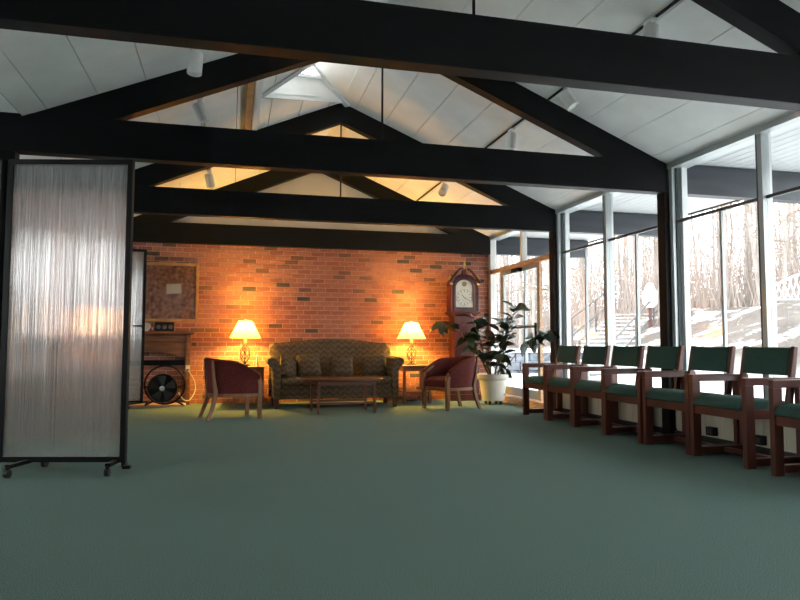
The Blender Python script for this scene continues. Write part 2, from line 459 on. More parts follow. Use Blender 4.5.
# ceiling: two slopes of long boards with open joints, skylight cut into the left slope
ce = empty('ceiling'); struct(ce)
SA = Vector((0.27, 6.93, 0)); SBY, SCY = 8.03, 5.83     # skylight corner on the slope and its two corners at the ridge
def hole(x):
    """y range of the skylight opening at x, or None"""
    if x <= SA.x: return None
    t = (x - SA.x) / (XC - SA.x)
    return (SA.y + (SCY - SA.y) * t, SA.y + (SBY - SA.y) * t)
bounds = [YF] + [-1.34 + TT / 2, 1.01 + TT / 2] + [y + TT / 2 for y in TY[:3]] + [YB + 0.03]
WJ = 0.365
edges_r = [XC, 1.45] + [1.45 + WJ * i for i in range(1, 8)] + [XR + 0.06]
def slab(x0, x1, ya0, ya1, yb0, yb1, th, dz, mirror):
    """board between x0<x1 (right-slope coordinates): y from ya0/ya1 to yb0/yb1 at x0/x1"""
    f = (lambda x: 2 * XC - x) if mirror else (lambda x: x)
    lo = [(f(x0), ya0, roof(x0) + dz), (f(x1), ya1, roof(x1) + dz), (f(x1), yb1, roof(x1) + dz), (f(x0), yb0, roof(x0) + dz)]
    hi = [(p[0], p[1], p[2] + th) for p in lo]
    if mirror: lo, hi = lo[::-1], hi[::-1]
    return MB().hexa(lo, hi)
G = 0.004
for mirror in (False, True):
    for i in range(len(edges_r) - 1):
        x0, x1 = edges_r[i] + (G if i else 0), edges_r[i + 1] - G
        if mirror and i == len(edges_r) - 2: x1 = 2 * XC - XL
        for y0, y1 in zip(bounds, bounds[1:]):
            ya, yb = y0 + 0.002, y1 - 0.002
            if mirror and y0 < 6.9 < y1 and 2 * XC - x0 > SA.x:
                L0, L1 = 2 * XC - x0, 2 * XC - x1
                if L1 < SA.x < L0:      # board that holds the corner: plain strip plus the cut strip
                    xm = 2 * XC - SA.x
                    slab(xm, x1, ya, ya, yb, yb, 0.025, 0, True).build('ceiling_board', 'ceiling_white', ce)
                    x1b = xm
                else: x1b = x1
                h0, h1 = hole(2 * XC - x0), hole(2 * XC - x1b) or (SA.y, SA.y)
                h0 = (max(h0[0], ya + .01), min(h0[1], yb - .01))
                slab(x0, x1b, ya, ya, h0[0], h1[0], 0.025, 0, True).build('ceiling_board', 'ceiling_white', ce)
                slab(x0, x1b, h0[1], h1[1], yb, yb, 0.025, 0, True).build('ceiling_board', 'ceiling_white', ce)
            else:
                slab(x0, x1, ya, ya, yb, yb, 0.025, 0, mirror).build('ceiling_board', 'ceiling_white', ce)
rf = MB()
def addslab(*a): s_ = slab(*a); rf.add(s_.v, s_.f)
YE0, YE1 = YF - 0.4, YB + 0.5
addslab(XC, XR + 0.12, YE0, YE0, YE1, YE1, 0.1, 0.0255, False)
xm = 2 * XC - SA.x
addslab(xm + 0.05, 2 * XC - XL + 0.02, YE0, YE0, YE1, YE1, 0.1, 0.0255, True)
addslab(XC, xm + 0.05, YE0, YE0, SCY - 0.07, SA.y - 0.01, 0.1, 0.0255, True)
addslab(XC, xm + 0.05, SBY + 0.07, SA.y + 0.01, YE1, YE1, 0.1, 0.0255, True)
rf.build('roof_deck', 'roofing', ce)
# level ceiling of the side room beyond the posts
MB().box(XW, XL + 0.002, YF, YB + 0.1, ZFLAT, ZFLAT + 0.1).build('flat_ceiling', 'ceiling_white', ce)

# skylight prow: right slope carried on past the ridge, two upright walls with glass on top
sk = thing('skylight', 'white triangular skylight prow glowing at the ridge of the ceiling', 'skylight', (SA.x, SA.y, roof(SA.x)))
def zlid(x): return ZR + K * (XC - x)
def sl(p): return (p[0] - SA.x, p[1] - SA.y, p[2] - roof(SA.x))
B0 = (XC, SBY); C0 = (XC, SCY); A0 = (SA.x, SA.y)
MB().prism([sl((B0[0] + .01, B0[1], zlid(XC) + .002)), sl((C0[0] + .01, C0[1], zlid(XC) + .002)), sl((A0[0], A0[1], zlid(A0[0])))], (0, 0, 0.06)).build('lid', 'ceiling_white', sk)
def quad_wall(P, Q, name, t0, t1, zf0, zf1, m_, th=0.03):
    """upright wall piece along P->Q between fractions; zf: heights from (z of lower edge, z of upper edge) functions"""
    P, Q = Vector((*P, 0)), Vector((*Q, 0)); d = Q - P; nrm = Vector((-d.y, d.x, 0)).normalized() * th
    if nrm.x > 0: nrm = -nrm
    a, b = P + d * t0, P + d * t1
    lo = [a, b, b + nrm, a + nrm]
    zs0 = [zf0(t0), zf0(t1), zf0(t1), zf0(t0)]; zs1 = [zf1(t0), zf1(t1), zf1(t1), zf1(t0)]
    return MB().hexa([sl((p.x, p.y, z_)) for p, z_ in zip(lo, zs0)], [sl((p.x, p.y, max(z_, zs0[i] + .001))) for i, (p, z_) in enumerate(zip(lo, zs1))]).build(name, m_, sk)
low = lambda t: roof(SA.x + (XC - SA.x) * t) - 0.0
top = lambda t: zlid(SA.x + (XC - SA.x) * t)
panel_h = lambda t: min(low(t) + 0.26, top(t)) if t > 0.0 else low(t) + 0.26
for Q in (B0, C0):
    tcut = 0.69
    quad_wall(A0, Q, 'shaft_panel', 0, tcut, low, lambda t: low(t) + 0.26 if t < .6 else top(t), 'ceiling_white')
    quad_wall(A0, Q, 'shaft_panel', tcut, 0.99, low, top, 'ceiling_white')
    quad_wall(A0, Q, 'glass_pane', 0, tcut, lambda t: low(t) + 0.262 if t < .6 else top(t) - .001, top, 'window_glass', 0.008)
    # sill lip under the glass, trim along the opening, trim under the lid
    d = Vector((Q[0] - A0[0], Q[1] - A0[1], 0))
    P3 = lambda t, zz, off=0.0: Vector(sl((A0[0] + d.x * t + off, A0[1] + d.y * t, zz)))
    MB().bar(P3(0.0, low(0) + .26, .02), P3(tcut, top(tcut) - .01, .02), 0.05, 0.03).build('sill', 'trim_white', sk)
    MB().bar(P3(0.0, low(0) - .015, -.02), P3(1.0, low(1) - .015, -.02), 0.05, 0.035).build('opening_trim', 'trim_white', sk)
    MB().bar(P3(0.02, top(.02) - .02, .03), P3(1.04, top(1.04) - .02, .03), 0.07, 0.045).build('lid_trim', 'trim_white', sk)

# battens beside the skylight
for nm, xa, xb, m_, hh, lb in (('ceiling_batten', 0.105, 0.175, 'batten_wood', 0.05, 'brown wooden batten on the left ceiling slope by the skylight'),
                               ('ceiling_batten', 0.185, 0.255, 'trim_white', 0.04, 'white batten on the left ceiling slope beside the brown one')):
    ya, yb = TY[1] + TT, TY[2]
    lo = [(xa, ya, roof(xa) - hh), (xb, ya, roof(xb) - hh), (xb, yb, roof(xb) - hh), (xa, yb, roof(xa) - hh)]
    hi = [(p[0], p[1], roof(p[0])) for p in lo]
    tag(MB().hexa(lo, hi).build(nm, m_), lb, 'batten')

# roof trusses: tie beam, two rafters, hanger rod, posts
def truss(y, label, left_x=XW, right_x=5.98, wall=False):
    t = thing('roof_truss', label, 'truss', (XC, y, 0), 0, 'black timber roof trusses')
    L = lambda x: x - XC
    MB().box(L(left_x), L(XR), 0, TT, ZB, ZT).build('tie_beam', 'black_timber', t, bevel=0.004)
    MB().box(L(XR), L(right_x), 0, TT, ZB, ZT - 0.012).build('outrigger', 'outrigger_glass_veil', t)
    for s in (-1, 1):
        xe = (XR if s > 0 else XL)
        xb = XC + s * (ZR - DR - (ZB + .06)) / K
        pts = [(0, 0.004, ZR - 0.001), (s * abs(L(xe)), 0.004, roof(xe) - 0.001), (s * abs(L(xe)), 0.004, roof(xe) - DR), (0, 0.004, ZR - DR)]
        MB().prism(pts, (0, TT - 0.008, 0)).build('rafter', 'black_timber', t)
    if not wall:
        MB().tube([(0, TT / 2, ZT - .02), (0, TT / 2, ZR - DR + .02)], 0.0095, 8).build('hanger_rod', 'black_metal', t)
    for px in (() if wall else (XR - 0.04, XL - 0.16)):
        MB().box(L(px), L(px + 0.12), 0.0, TT, 0, ZB).build('post', 'black_timber', t, bevel=0.004)
    return t
truss(TY[0], 'black timber roof truss with a tie beam set furthest from the brick wall')
truss(TY[1], 'black timber roof truss above the folding divider and the green chairs')
truss(TY[2], 'black timber roof truss between the skylight prow and the brick wall')
truss(TY[3], 'black timber roof truss lying against the brick wall below the painted gable', wall=True)

# ------------------------------------------------------------------ window wall
ZS, ZTR, ZH = 0.44, 2.10, 2.63       # sill, transom, head
wr = struct(MB().box(XG - 0.02, XG + 0.10, YF, TY[2] + TT, -0.12, ZS - 0.03).build('wall_right', 'heater'))
for i in range(44):                   # upright convector panels of the low wall
    y0 = 3.0 + i * 0.115
    if y0 > TY[2] - 0.02: break
    MB().box(XG - 0.032, XG - 0.018, y0, y0 + 0.108, 0.085, ZS - 0.05).build('convector_panel', 'heater', wr)
for i in range(26):
    y0 = 0.0 + i * 0.115
    MB().box(XG - 0.032, XG - 0.018, y0, y0 + 0.108, 0.085, ZS - 0.05).build('convector_panel', 'heater', wr)
struct(MB().box(XG - 0.05, XG - 0.03, YF, TY[2] - 0.05, 0, 0.07).build('baseboard_right', 'grille'))
struct(MB().box(XG - 0.06, XG + 0.11, YF, YB, ZH, ZE + 0.06).build('trim_1', 'alu'))

def window_bay(n, y0, y1):
    w = empty('window_%d' % n, (XG, y0, ZS)); struct(w)
    L = y1 - y0; H = ZH - ZS; T = ZTR - ZS
    def bx(name, xa, xb, ya, yb, za, zb, m_): return MB().box(xa, xb, ya, yb, za, zb).build(name, m_, w)
    bx('sill', -0.07, 0.10, 0, L, -0.03, 0.0, 'trim_white')
    bx('jamb', -0.045, 0.03, 0.0, 0.04, 0, H, 'alu'); bx('jamb', -0.045, 0.03, L - 0.05, L, 0, H, 'alu')
    bx('outer_jamb', 0.03, 0.09, L - 0.10, L, 0, H, 'trim_white'); bx('outer_jamb', 0.03, 0.12, 0, 0.05, 0, H, 'trim_white')
    bx('gasket', -0.012, 0.012, L - 0.062, L - 0.05, 0, H, 'alu_dark')
    ym = L / 2 - 0.06
    bx('mullion', -0.045, 0.03, ym - 0.024, ym + 0.024, 0, H, 'alu'); bx('outer_mullion', 0.03, 0.055, ym - 0.02, ym + 0.02, 0, H, 'trim_white')
    bx('gasket', -0.046, -0.02, ym + 0.024, ym + 0.040, 0, H, 'alu_dark')
    for a, b, sh in ((0.04, ym - 0.024, -0.03), (ym + 0.024, L - 0.062, -0.06)):
        c = (a + b) / 2 + sh
        bx('transom', -0.014, 0.014, a, b, T - 0.013, T + 0.013, 'alu_dark')
        bx('glazing_bar', -0.014, 0.014, c - 0.014, c + 0.014, 0, T - 0.013, 'alu')
        bx('pane', -0.003, 0.003, a, b, T + 0.013, H, 'window_glass')
        bx('pane', -0.003, 0.003, a, c - 0.014, 0, T - 0.013, 'window_glass')
        bx('pane', -0.003, 0.003, c + 0.014, b, 0, T - 0.013, 'window_glass')
bays = [(YF, -1.34), (-1.34 + TT, 1.01), (1.01 + TT, TY[0]), (TY[0] + TT, TY[1]), (TY[1] + TT, TY[2])]
for n, (a, b) in enumerate(bays): window_bay(n + 1, a, b)
for n, yy in enumerate((-1.34, 1.01)):
    struct(MB().box(XR - 0.04, XR + 0.08, yy, yy + TT, 0, ZH).build('trim_%d' % (n + 2), 'black_timber'))

for n, (ya, yb) in enumerate(LW):  # side-room windows, out of view, added for their daylight
    w = empty('window_%d' % (n + 6), (XW - 0.06, ya, 0.95)); struct(w); L = yb - ya
    for nm, q in (('jamb', (0, .05, 0, 1.3)), ('jamb', (L - .05, L, 0, 1.3)), ('rail', (.05, L - .05, 0, .05)), ('rail', (.05, L - .05, 1.25, 1.3)), ('mullion', (L / 2 - .025, L / 2 + .025, .05, 1.25))):
        MB().box(-.03, .03, q[0], q[1], q[2], q[3]).build(nm, 'trim_white', w)
    for q in ((.05, L / 2 - .025), (L / 2 + .025, L - .05)): MB().box(-.003, .003, q[0], q[1], .05, 1.25).build('pane', 'window_glass', w)
# glass door bay
def door_bay():
    y0, y1 = TY[2] + TT, YB
    d = empty('door_1', (XG, y0, 0)); struct(d)
    def bx(name, xa, xb, ya, yb, za, zb, m_, par=None): return MB().box(xa, xb, ya - y0, yb - y0, za, zb).build(name, m_, d)
    HD = 2.10
    bx('threshold', -0.12, 0.10, y0, y1, 0, 0.10, 'oak_trim')
    bx('header', -0.05, 0.05, y0, y1, HD - 0.045, HD + 0.025, 'oak_trim')
    bx('end_jamb', -0.05, 0.05, y1 - 0.10, y1, 0.1, ZH, 'trim_white'); bx('end_jamb', -0.05, 0.03, y0, y0 + 0.03, 0.1, ZH, 'trim_white')
    bx('upper_mullion', -0.04, 0.04, 9.20, 9.27, HD + 0.025, ZH, 'trim_white')
    bx('upper_pane', -0.003, 0.003, y0 + .05, 9.20, HD + 0.025, ZH, 'window_glass'); bx('upper_pane', -0.003, 0.003, 9.27, y1 - .10, HD + 0.025, ZH, 'window_glass')
    for ya, yb in ((10.03, 10.07), (8.65, 8.69)): bx('door_post', -0.03, 0.012, ya, yb, 0.1, HD - 0.045, 'oak_trim')
    bx('side_pane', -0.003, 0.003, y0 + 0.03, 8.65, 0.1, HD - 0.045, 'window_glass'); bx('side_pane', -0.003, 0.003, 10.07, y1 - 0.10, 0.1, HD - 0.045, 'window_glass')
    # leaf
    la, lb = 8.70, 10.01
    st = 0.055
    for a, b in ((la, la + st), (lb - st, lb)): bx('stile', -0.022, 0.022, a, b, 0.11, HD - 0.05, 'alu')
    for a, b in ((0.11, 0.24), (1.13, 1.17), (HD - 0.11, HD - 0.05)): bx('rail', -0.022, 0.022, la + st, lb - st, a, b, 'alu')
    bx('glazing_bar', -0.018, 0.018, 9.17, 9.21, 0.24, HD - 0.11, 'alu')
    for a, b in ((la + st, 9.17), (9.21, lb - st)):
        for c, e in ((0.24, 1.13), (1.17, HD - 0.11)): bx('door_pane', -0.003, 0.003, a, b, c, e, 'window_glass')
    bx('handle', -0.06, -0.03, 8.75, 8.77, 0.95, 1.2, 'black_metal')
    bx('closer', -0.09, -0.022, 9.25, 9.5, HD - 0.12, HD - 0.06, 'black_metal')
door_bay()

# eave outside the windows: level soffit of narrow boards, fascia, outriggers belong to the trusses
ev = empty('roof_overhang', (XG, 0, ZT)); struct(ev)
for i in range(15):
    x0 = 0.12 + i * 0.118
    MB().box(x0, x0 + 0.110, YF, YB + 0.9, 0, 0.02).build('soffit_board', 'soffit_paint', ev)
MB().box(0.10, 1.91, YF - .2, YB + 1.0, 0.021, 0.08).build('eave_deck', 'roofing', ev)
MB().box(1.90, 1.95, YF - .2, YB + 1.0, -0.01, 0.16).build('fascia', 'black_timber', ev)

# ------------------------------------------------------------------ track lights
def track(x, label):
    t = thing('lighting_track', label, 'track', (x, 0, roof(x)), 0)
    a = math.atan(K) * (1 if x > XC else -1)
    for y0, y1 in ((TY[0] + TT, TY[1]), (TY[1] + TT, TY[2]), (TY[2] + TT, TY[3])):
        MB().box(-0.009, 0.009, y0, y1, -0.014, 0).build('track_channel', 'black_metal' if x > XC else 'alu', t, rot=(0, a, 0))
track(2.88, 'black lighting track along the ceiling slope above the green chairs')
track(-0.32, 'pale lighting track along the ceiling slope above the folding divider')
def spot(x, y, aim, label):
    t = thing('track_light', label, 'light', (x, y, roof(x) - 0.018), 0, 'white track spotlights')
    MB().box(-0.02, 0.02, -0.05, 0.05, -0.02, 0).build('adapter', 'white_plastic', t)
    MB().tube([(0, 0, -0.015), (0, 0, -0.055)], 0.009, 8).build('stem', 'white_plastic', t)
    h = MB().lathe([(0.030, 0.085), (0.054, 0.072), (0.057, -0.095), (0.051, -0.10), (0.046, -0.08)], 20).build('can', 'white_plastic', t, (0, 0, -0.12), aim, smooth=40)
    MB().lathe([(0.0455, -0.078), (0.0455, -0.074)], 20).build('lens', 'black_plastic', h)
spot(2.86, 4.08, (0.0, R(8), 0), 'white spotlight on the right track before the truss over the divider')
spot(2.88, 5.33, (R(-25), R(-20), 0), 'white spotlight tilted sideways close to the truss over the divider')
spot(2.88, 6.58, (0.1, R(6), 0), 'white spotlight hanging straight on the right track level with the skylight')
spot(2.88, 8.95, (R(-30), R(30), 0), 'white spotlight turned toward the clock on the right track end')
spot(-0.31, 5.33, (0, R(4), 0), 'white spotlight on the left track before the truss over the divider')
spot(-0.32, 6.47, (R(10), R(-24), 0), 'white tilted spotlight on the left track near the battens')
spot(-0.32, 9.2, (R(12), R(-12), 0), 'white spotlight on the left track lit warm near the brick wall')

# ------------------------------------------------------------------ folding divider panels
def divider_panel(root, p, q, name='panel'):
    """one framed fluted panel from p to q (plan points)"""
    p, q = Vector((*p, 0)), Vector((*q, 0)); d = q - p; W = d.length; rz = math.atan2(d.y, d.x)
    e = MB()
    z0, z1, fw_ = 0.07, 2.22, 0.038
    e.box(0, fw_, -0.02, 0.02, z0, z1).box(W - fw_, W, -0.02, 0.02, z0, z1).box(fw_, W - fw_, -0.02, 0.02, z0, z0 + fw_).box(fw_, W - fw_, -0.02, 0.02, z1 - fw_, z1)
    loc = p - root.location
    fr = e.build('panel_frame', 'black_metal', root, (loc.x, loc.y, 0), (0, 0, rz))
    for yy in (-0.006, 0.006):
        MB().add_sheet(fw_, W - fw_, yy, z0 + fw_, z1 - fw_).build('fluted_sheet', 'fluted_polycarbonate', fr)
    return fr
def add_sheet(self, x0, x1, y, z0, z1):
    self.add([(x0, y, z0), (x1, y, z0), (x1, y, z1), (x0, y, z1)], [(0, 1, 2, 3)]); return self
MB.add_sheet = add_sheet
def foot(root, c, ang, half=0.27):
    """cross foot with two swivel casters"""
    c = Vector((*c, 0)) - Vector((root.location.x, root.location.y, 0)); v = Vector((math.cos(ang), math.sin(ang), 0))
    MB().bar(c - v * half + Vector((0, 0, 0.075)), c + v * half + Vector((0, 0, 0.075)), 0.035, 0.025).build('foot', 'black_metal', root)
    for s in (-1, 1):
        p = c + v * half * s
        k = MB().tube([p + Vector((0, 0, 0.07)), p + Vector((0, 0, 0.045))], 0.012, 8).build('caster_fork', 'black_metal', root)
        w = Vector((-v.y, v.x, 0))
        MB().tube([p + Vector((0, 0, 0.028)) - w * 0.014, p + Vector((0, 0, 0.028)) + w * 0.014], 0.028, 14).build('caster_wheel', 'black_plastic', k, smooth=40)
dv = thing('room_divider', 'black framed folding divider of fluted translucent panels standing on carpet casters', 'divider', (-1.12, 5.2, 0))
divider_panel(dv, (-1.575, 5.31), (-0.705, 5.10))
divider_panel(dv, (-2.15, 6.05), (-1.61, 5.32))
foot(dv, (-0.77, 5.12), R(80), 0.17); foot(dv, (-1.37, 5.24), R(70), 0.2)
MB().box(0.40, 0.45, -0.16, -0.10, 0.03, 0.05).build('foot_pedal', 'black_metal', dv)
dv2 = thing('room_divider', 'far folding divider panel with black frame before the brick wall beside the mantel', 'divider', (-1.6, 9.9, 0))
divider_panel(dv2, (-2.06, 9.85), (-1.18, 10.0))
foot(dv2, (-1.25, 9.99), R(60), 0.2); foot(dv2, (-1.95, 9.86), R(98), 0.2)
MB().box(0.28, 0.41, -0.01, 0.02, 1.13, 1.15).build('latch', 'black_metal', dv2)

# ------------------------------------------------------------------ green chairs by the windows
def green_chair(label):
    t = thing('waiting_chair', label, 'chair', (0, 0, 0), 0, 'green chairs in a row by the windows')
    w, d, df = 0.315, 0.24, 0.30
    for s in (-1, 1):
        xo, xi = s * w, s * (w - 0.045)
        a, b = min(xo, xi), max(xo, xi)
        MB().box(a, b, -df, -df + 0.075, 0, 0.60).build('leg', 'cherry', t, bevel=0.004)
        MB().box(a, b, d - 0.075, d, 0, 0.60).build('leg', 'cherry', t, bevel=0.004)
        MB().box(a, b, -df, d, 0.60, 0.655).build('armrest', 'cherry', t, bevel=0.005)
        MB().box(a, b, -df + 0.075, d - 0.075, 0.02, 0.075).build('runner', 'cherry', t, bevel=0.003)
        # back stile, leaning
        xa, xb = (s * (w - 0.05)), (s * (w - 0.085)); a, b = min(xa, xb), max(xa, xb)
        MB().hexa([(a, 0.09, 0.36), (b, 0.09, 0.36), (b, 0.15, 0.36), (a, 0.15, 0.36)], [(a, 0.185, 0.886), (b, 0.185, 0.886), (b, 0.225, 0.886), (a, 0.225, 0.886)]).build('back_stile', 'cherry', t, bevel=0.006)
        MB().box(a, b, -df + 0.02, 0.16, 0.35, 0.42).build('side_rail', 'cherry', t, bevel=0.003)
    MB().box(-w + 0.045, w - 0.045, -df + 0.015, -df + 0.045, 0.345, 0.42).build('front_rail', 'cherry', t, bevel=0.003)
    MB().box(-w + 0.045, w - 0.045, -0.02, 0.03, 0.03, 0.065).build('stretcher', 'cherry', t, bevel=0.003)
    # seat cushion: crowned slab with rounded front
    xs_, ys_ = 0.262, (-df - 0.012, 0.17)
    rings = []
    for u, tz in ((0, 0.445), (0.02, 0.468), (0.07, 0.487), (0.2, 0.498), (0.45, 0.50), (0.7, 0.49), (0.9, 0.478), (0.98, 0.465), (1, 0.45)):
        y = ys_[0] + (ys_[1] - ys_[0]) * u
        rings.append([(-xs_, y, 0.42), (xs_, y, 0.42), (xs_, y, tz - 0.03), (xs_ * 0.96, y, tz - 0.01), (xs_ * 0.8, y, tz), (-xs_ * 0.8, y, tz), (-xs_ * 0.96, y, tz - 0.01), (-xs_, y, tz - 0.03)])
    MB().loft(rings).build('seat', 'green_fabric', t, smooth=60)
    xb = w - 0.085
    MB().hexa([(-xb, 0.135, 0.665), (xb, 0.135, 0.665), (xb, 0.185, 0.665), (-xb, 0.185, 0.665)], [(-xb, 0.172, 0.878), (xb, 0.172, 0.878), (xb, 0.212, 0.878), (-xb, 0.212, 0.878)]).build('back_pad', 'green_fabric', t, bevel=0.012)
    return t
lab = ['green cushioned cherry armchair at the door end of the window row',
       'second green cherry armchair in the window row counted from the glass door',
       'third green cherry armchair in the window row counted from the glass door',
       'fourth green cherry armchair in the window row counted from the glass door',
       'fifth green cherry armchair in the window row counted from the glass door',
       'sixth green cherry armchair in the window row counted from the glass door',
       'green cherry armchair last in the window row, furthest from the glass door']
c0 = None
rc = random.Random(5)
for i in range(7):
    yc = 8.0 - 0.3225 - 0.645 * i - (0.20 if i == 6 else 0)      # the last chair stands off a hand's breadth
    loc = (3.915 + rc.uniform(-.008, .008), yc, 0); rz = -PI / 2 + rc.uniform(-.012, .012)
    if c0 is None: c0 = green_chair(lab[0]); c0.location = loc; c0.rotation_euler = (0, 0, rz)
    else: dup(c0, loc, rz, lab[i])
for yy, lb in ((5.18, 'small black outlet box on the low heater wall behind the fifth green chair'), (4.62, 'small black outlet box on the low heater wall behind the sixth green chair')):
    t = thing('outlet_box', lb, 'outlet', (XG - 0.055, yy, 0.09), 0)
    MB().box(-0.03, 0.02, -0.05, 0.05, 0, 0.075).build('housing', 'black_plastic', t, bevel=0.004)
    MB().box(-0.034, -0.03, -0.03, 0.03, 0.015, 0.06).build('cover_plate', 'alu_dark', t)

# ------------------------------------------------------------------ barrel armchairs
def tub_chair(label, loc, rz):
    t = thing('barrel_armchair', label, 'armchair', loc, rz, 'burgundy barrel armchairs')
    def path(n):
        P = []
        for i in range(n + 1):
            u = i / n
            a = PI * (1.0 + 0.0) * u
            # straight arms then a half ellipse round the back
            if u < 0.28: q = u / 0.28; p = Vector((-0.285 - 0.012 * math.sin(q * PI), -0.25 + 0.27 * q, 0)); nn = Vector((-1, 0.0, 0))
            elif u > 0.72: q = (1 - u) / 0.28; p = Vector((0.285 + 0.012 * math.sin(q * PI), -0.25 + 0.27 * q, 0)); nn = Vector((1, 0.0, 0))
            else:
                th = PI - PI * (u - 0.28) / 0.44
                p = Vector((0.285 * math.cos(th), 0.02 + 0.27 * math.sin(th), 0)); nn = Vector((math.cos(th), math.sin(th), 0))
            P.append((u, p, nn.normalized()))
        return P
    def topz(u):
        e = min(u, 1 - u) / 0.5
        return 0.53 + 0.17 * min(1, (e / 0.62)) ** 0.8 + 0.03 * max(0, (e - 0.62) / 0.38)
    rings = []
    for u, p, nn in path(36):
        zt = topz(u); lean = 0.045
        prof = [(0.0, 0.30), (0.012, 0.45), (lean * 0.8, zt - 0.05), (lean + 0.01, zt - 0.015), (lean - 0.01, zt), (lean - 0.05, zt), (lean - 0.072, zt - 0.03), (-0.055, 0.45), (-0.06, 0.33)]
        rings.append([p + nn * o_ + Vector((0, 0, z_)) for o_, z_ in prof])
    MB().loft(rings).build('upholstered_back', 'burgundy', t, smooth=60)
    # wooden base rail
    rings = []
    for u, p, nn in path(28):
        rings.append([p + nn * o_ + Vector((0, 0, z_)) for o_, z_ in ((0.014, 0.265), (0.014, 0.305), (-0.05, 0.305), (-0.05, 0.265))])
    MB().loft(rings).build('base_rail', 'walnut', t)
    MB().box(-0.285, 0.285, -0.27, -0.235, 0.255, 0.305).build('front_rail', 'walnut', t, bevel=0.004)
    for s in (-1, 1):
        # front leg carried up into the curved arm front
        def sq(c, w_, d_): return [(c[0] - w_ / 2, c[1] - d_ / 2, c[2]), (c[0] + w_ / 2, c[1] - d_ / 2, c[2]), (c[0] + w_ / 2, c[1] + d_ / 2, c[2]), (c[0] - w_ / 2, c[1] + d_ / 2, c[2])]
        x = s * 0.278
        cs = [((x, -0.262, 0), .042, .045), ((x, -0.262, 0.30), .05, .052), ((x, -0.262, 0.40), .052, .05), ((x, -0.25, 0.46), .055, .05), ((x + s * .008, -0.215, 0.515), .06, .06), ((x + s * .014, -0.15, 0.565), .062, .06), ((x + s * .018, -0.10, 0.595), .055, .04)]
        MB().loft([sq(*c) for c in cs]).build('leg', 'walnut', t, smooth=40, bevel=0.004)
        xr = s * 0.20
        cs = [((s * 0.225, 0.335, 0), .04, .045), ((s * 0.21, 0.29, 0.12), .04, .045), ((s * 0.20, 0.255, 0.24), .042, .05), ((s * 0.20, 0.247, 0.33), .042, .05), ((s * 0.212, 0.275, 0.50), .036, .03), ((s * 0.222, 0.292, 0.70), .03, .022)]
        MB().loft([sq(*c) for c in cs]).build('leg', 'walnut', t, smooth=40, bevel=0.003)
    # seat cushion
    rings = []
    for k in range(9):
        v = k / 8; y = -0.285 + 0.47 * v
        hw = 0.232 * (1 if v < 0.5 else math.sqrt(max(0.05, 1 - ((v - 0.5) / 0.56) ** 2)))
        tz = 0.43 + 0.018 * math.sin(PI * v)
        if k == 0: tz = 0.405
        rings.append([(-hw, y, 0.31), (hw, y, 0.31), (hw, y, tz - 0.03), (hw * 0.88, y, tz), (-hw * 0.88, y, tz), (-hw, y, tz - 0.03)])
    MB().loft(rings).build('seat_cushion', 'burgundy', t, smooth=50, bevel=0.012)
    return t
def face(dx, dy): return math.atan2(dy, dx) + PI / 2
tub_chair('burgundy barrel armchair with its back to the divider, beside the candle table', (0.02, 8.52, 0), face(0.97, 0.24))
tub_chair('burgundy barrel armchair beside the plant pot, turned to the coffee table', (2.985, 8.98, 0), face(-0.95, -0.31))

# ------------------------------------------------------------------ sofa and cushions
SX, SY = 1.455, 9.80
so = thing('sofa', 'brown flame-stitch camelback sofa with rolled arms against the brick wall', 'sofa', (SX, SY, 0))
hw = 0.80
prof = []
n = 24
for i in range(n + 1):
    u = -1 + 2 * i / n
    prof.append((u * 0.91, 0.915 + 0.065 * (0.5 + 0.5 * math.cos(PI * min(1, abs(u) / 0.95))) - (0.035 if abs(u) > 0.97 else 0)))
ringsF = []
for (x, zt) in prof:
    ringsF.append([(x, 0.10, 0.25), (x, 0.17, 0.45), (x, 0.255, zt - 0.06), (x, 0.28, zt - 0.012), (x, 0.32, zt), (x, 0.37, zt - 0.02), (x, 0.385, zt - 0.07), (x, 0.36, 0.12)])
MB().loft(ringsF).build('backrest', 'flame_cloth', so, smooth=50)
MB().box(-hw, hw, -0.36, 0.34, 0.13, 0.315).build('base', 'flame_cloth', so, bevel=0.012)
MB().box(-hw + 0.01, hw - 0.01, -0.385, 0.14, 0.317, 0.425).build('seat_cushion', 'flame_cloth', so, bevel=0.035)
for s in (-1, 1):
    pr = [(0.79, 0.13), (0.785, 0.50), (0.80, 0.60), (0.83, 0.655), (0.865, 0.69), (0.91, 0.705), (0.955, 0.69), (0.975, 0.655), (0.968, 0.615), (0.94, 0.59), (0.905, 0.565), (0.89, 0.50), (0.885, 0.13)]
    pts = [(s * x, 0, z) for x, z in pr]
    if s > 0: pts = pts[::-1]
    MB().loft([[(p[0], -0.385, p[2]) for p in pts], [(p[0], 0.36, p[2] + 0.03) for p in pts]]).build('armrest', 'flame_cloth', so, smooth=40, bevel=0.008)
    for yy in (-0.33, 0.30):
        MB().loft([[(s * 0.84 - .025, yy - .025, 0), (s * 0.84 + .025, yy - .025, 0), (s * 0.84 + .025, yy + .025, 0), (s * 0.84 - .025, yy + .025, 0)],
                   [(s * 0.84 - .035, yy - .035, .13), (s * 0.84 + .035, yy - .035, .13), (s * 0.84 + .035, yy + .035, .13), (s * 0.84 - .035, yy + .035, .13)]]).build('leg', 'mahogany', so)
def pillow(x, y, z, w, h, rx, ry, rz, label, m_='flame_cloth'):
    o = superpillow(w, h, 0.15).build('throw_pillow', m_, None, (x, y, z), (rx, ry, rz), smooth=60)
    tag(o, label, 'pillow', 'throw pillows on the sofa')
pillow(0.79, 9.70, 0.43, 0.33, 0.32, R(-18), R(20), R(38), 'tilted throw pillow leaning into the left sofa arm')
pillow(1.10, 9.72, 0.427, 0.36, 0.36, R(-22), R(-6), R(-6), 'throw pillow standing beside the tilted one on the sofa')
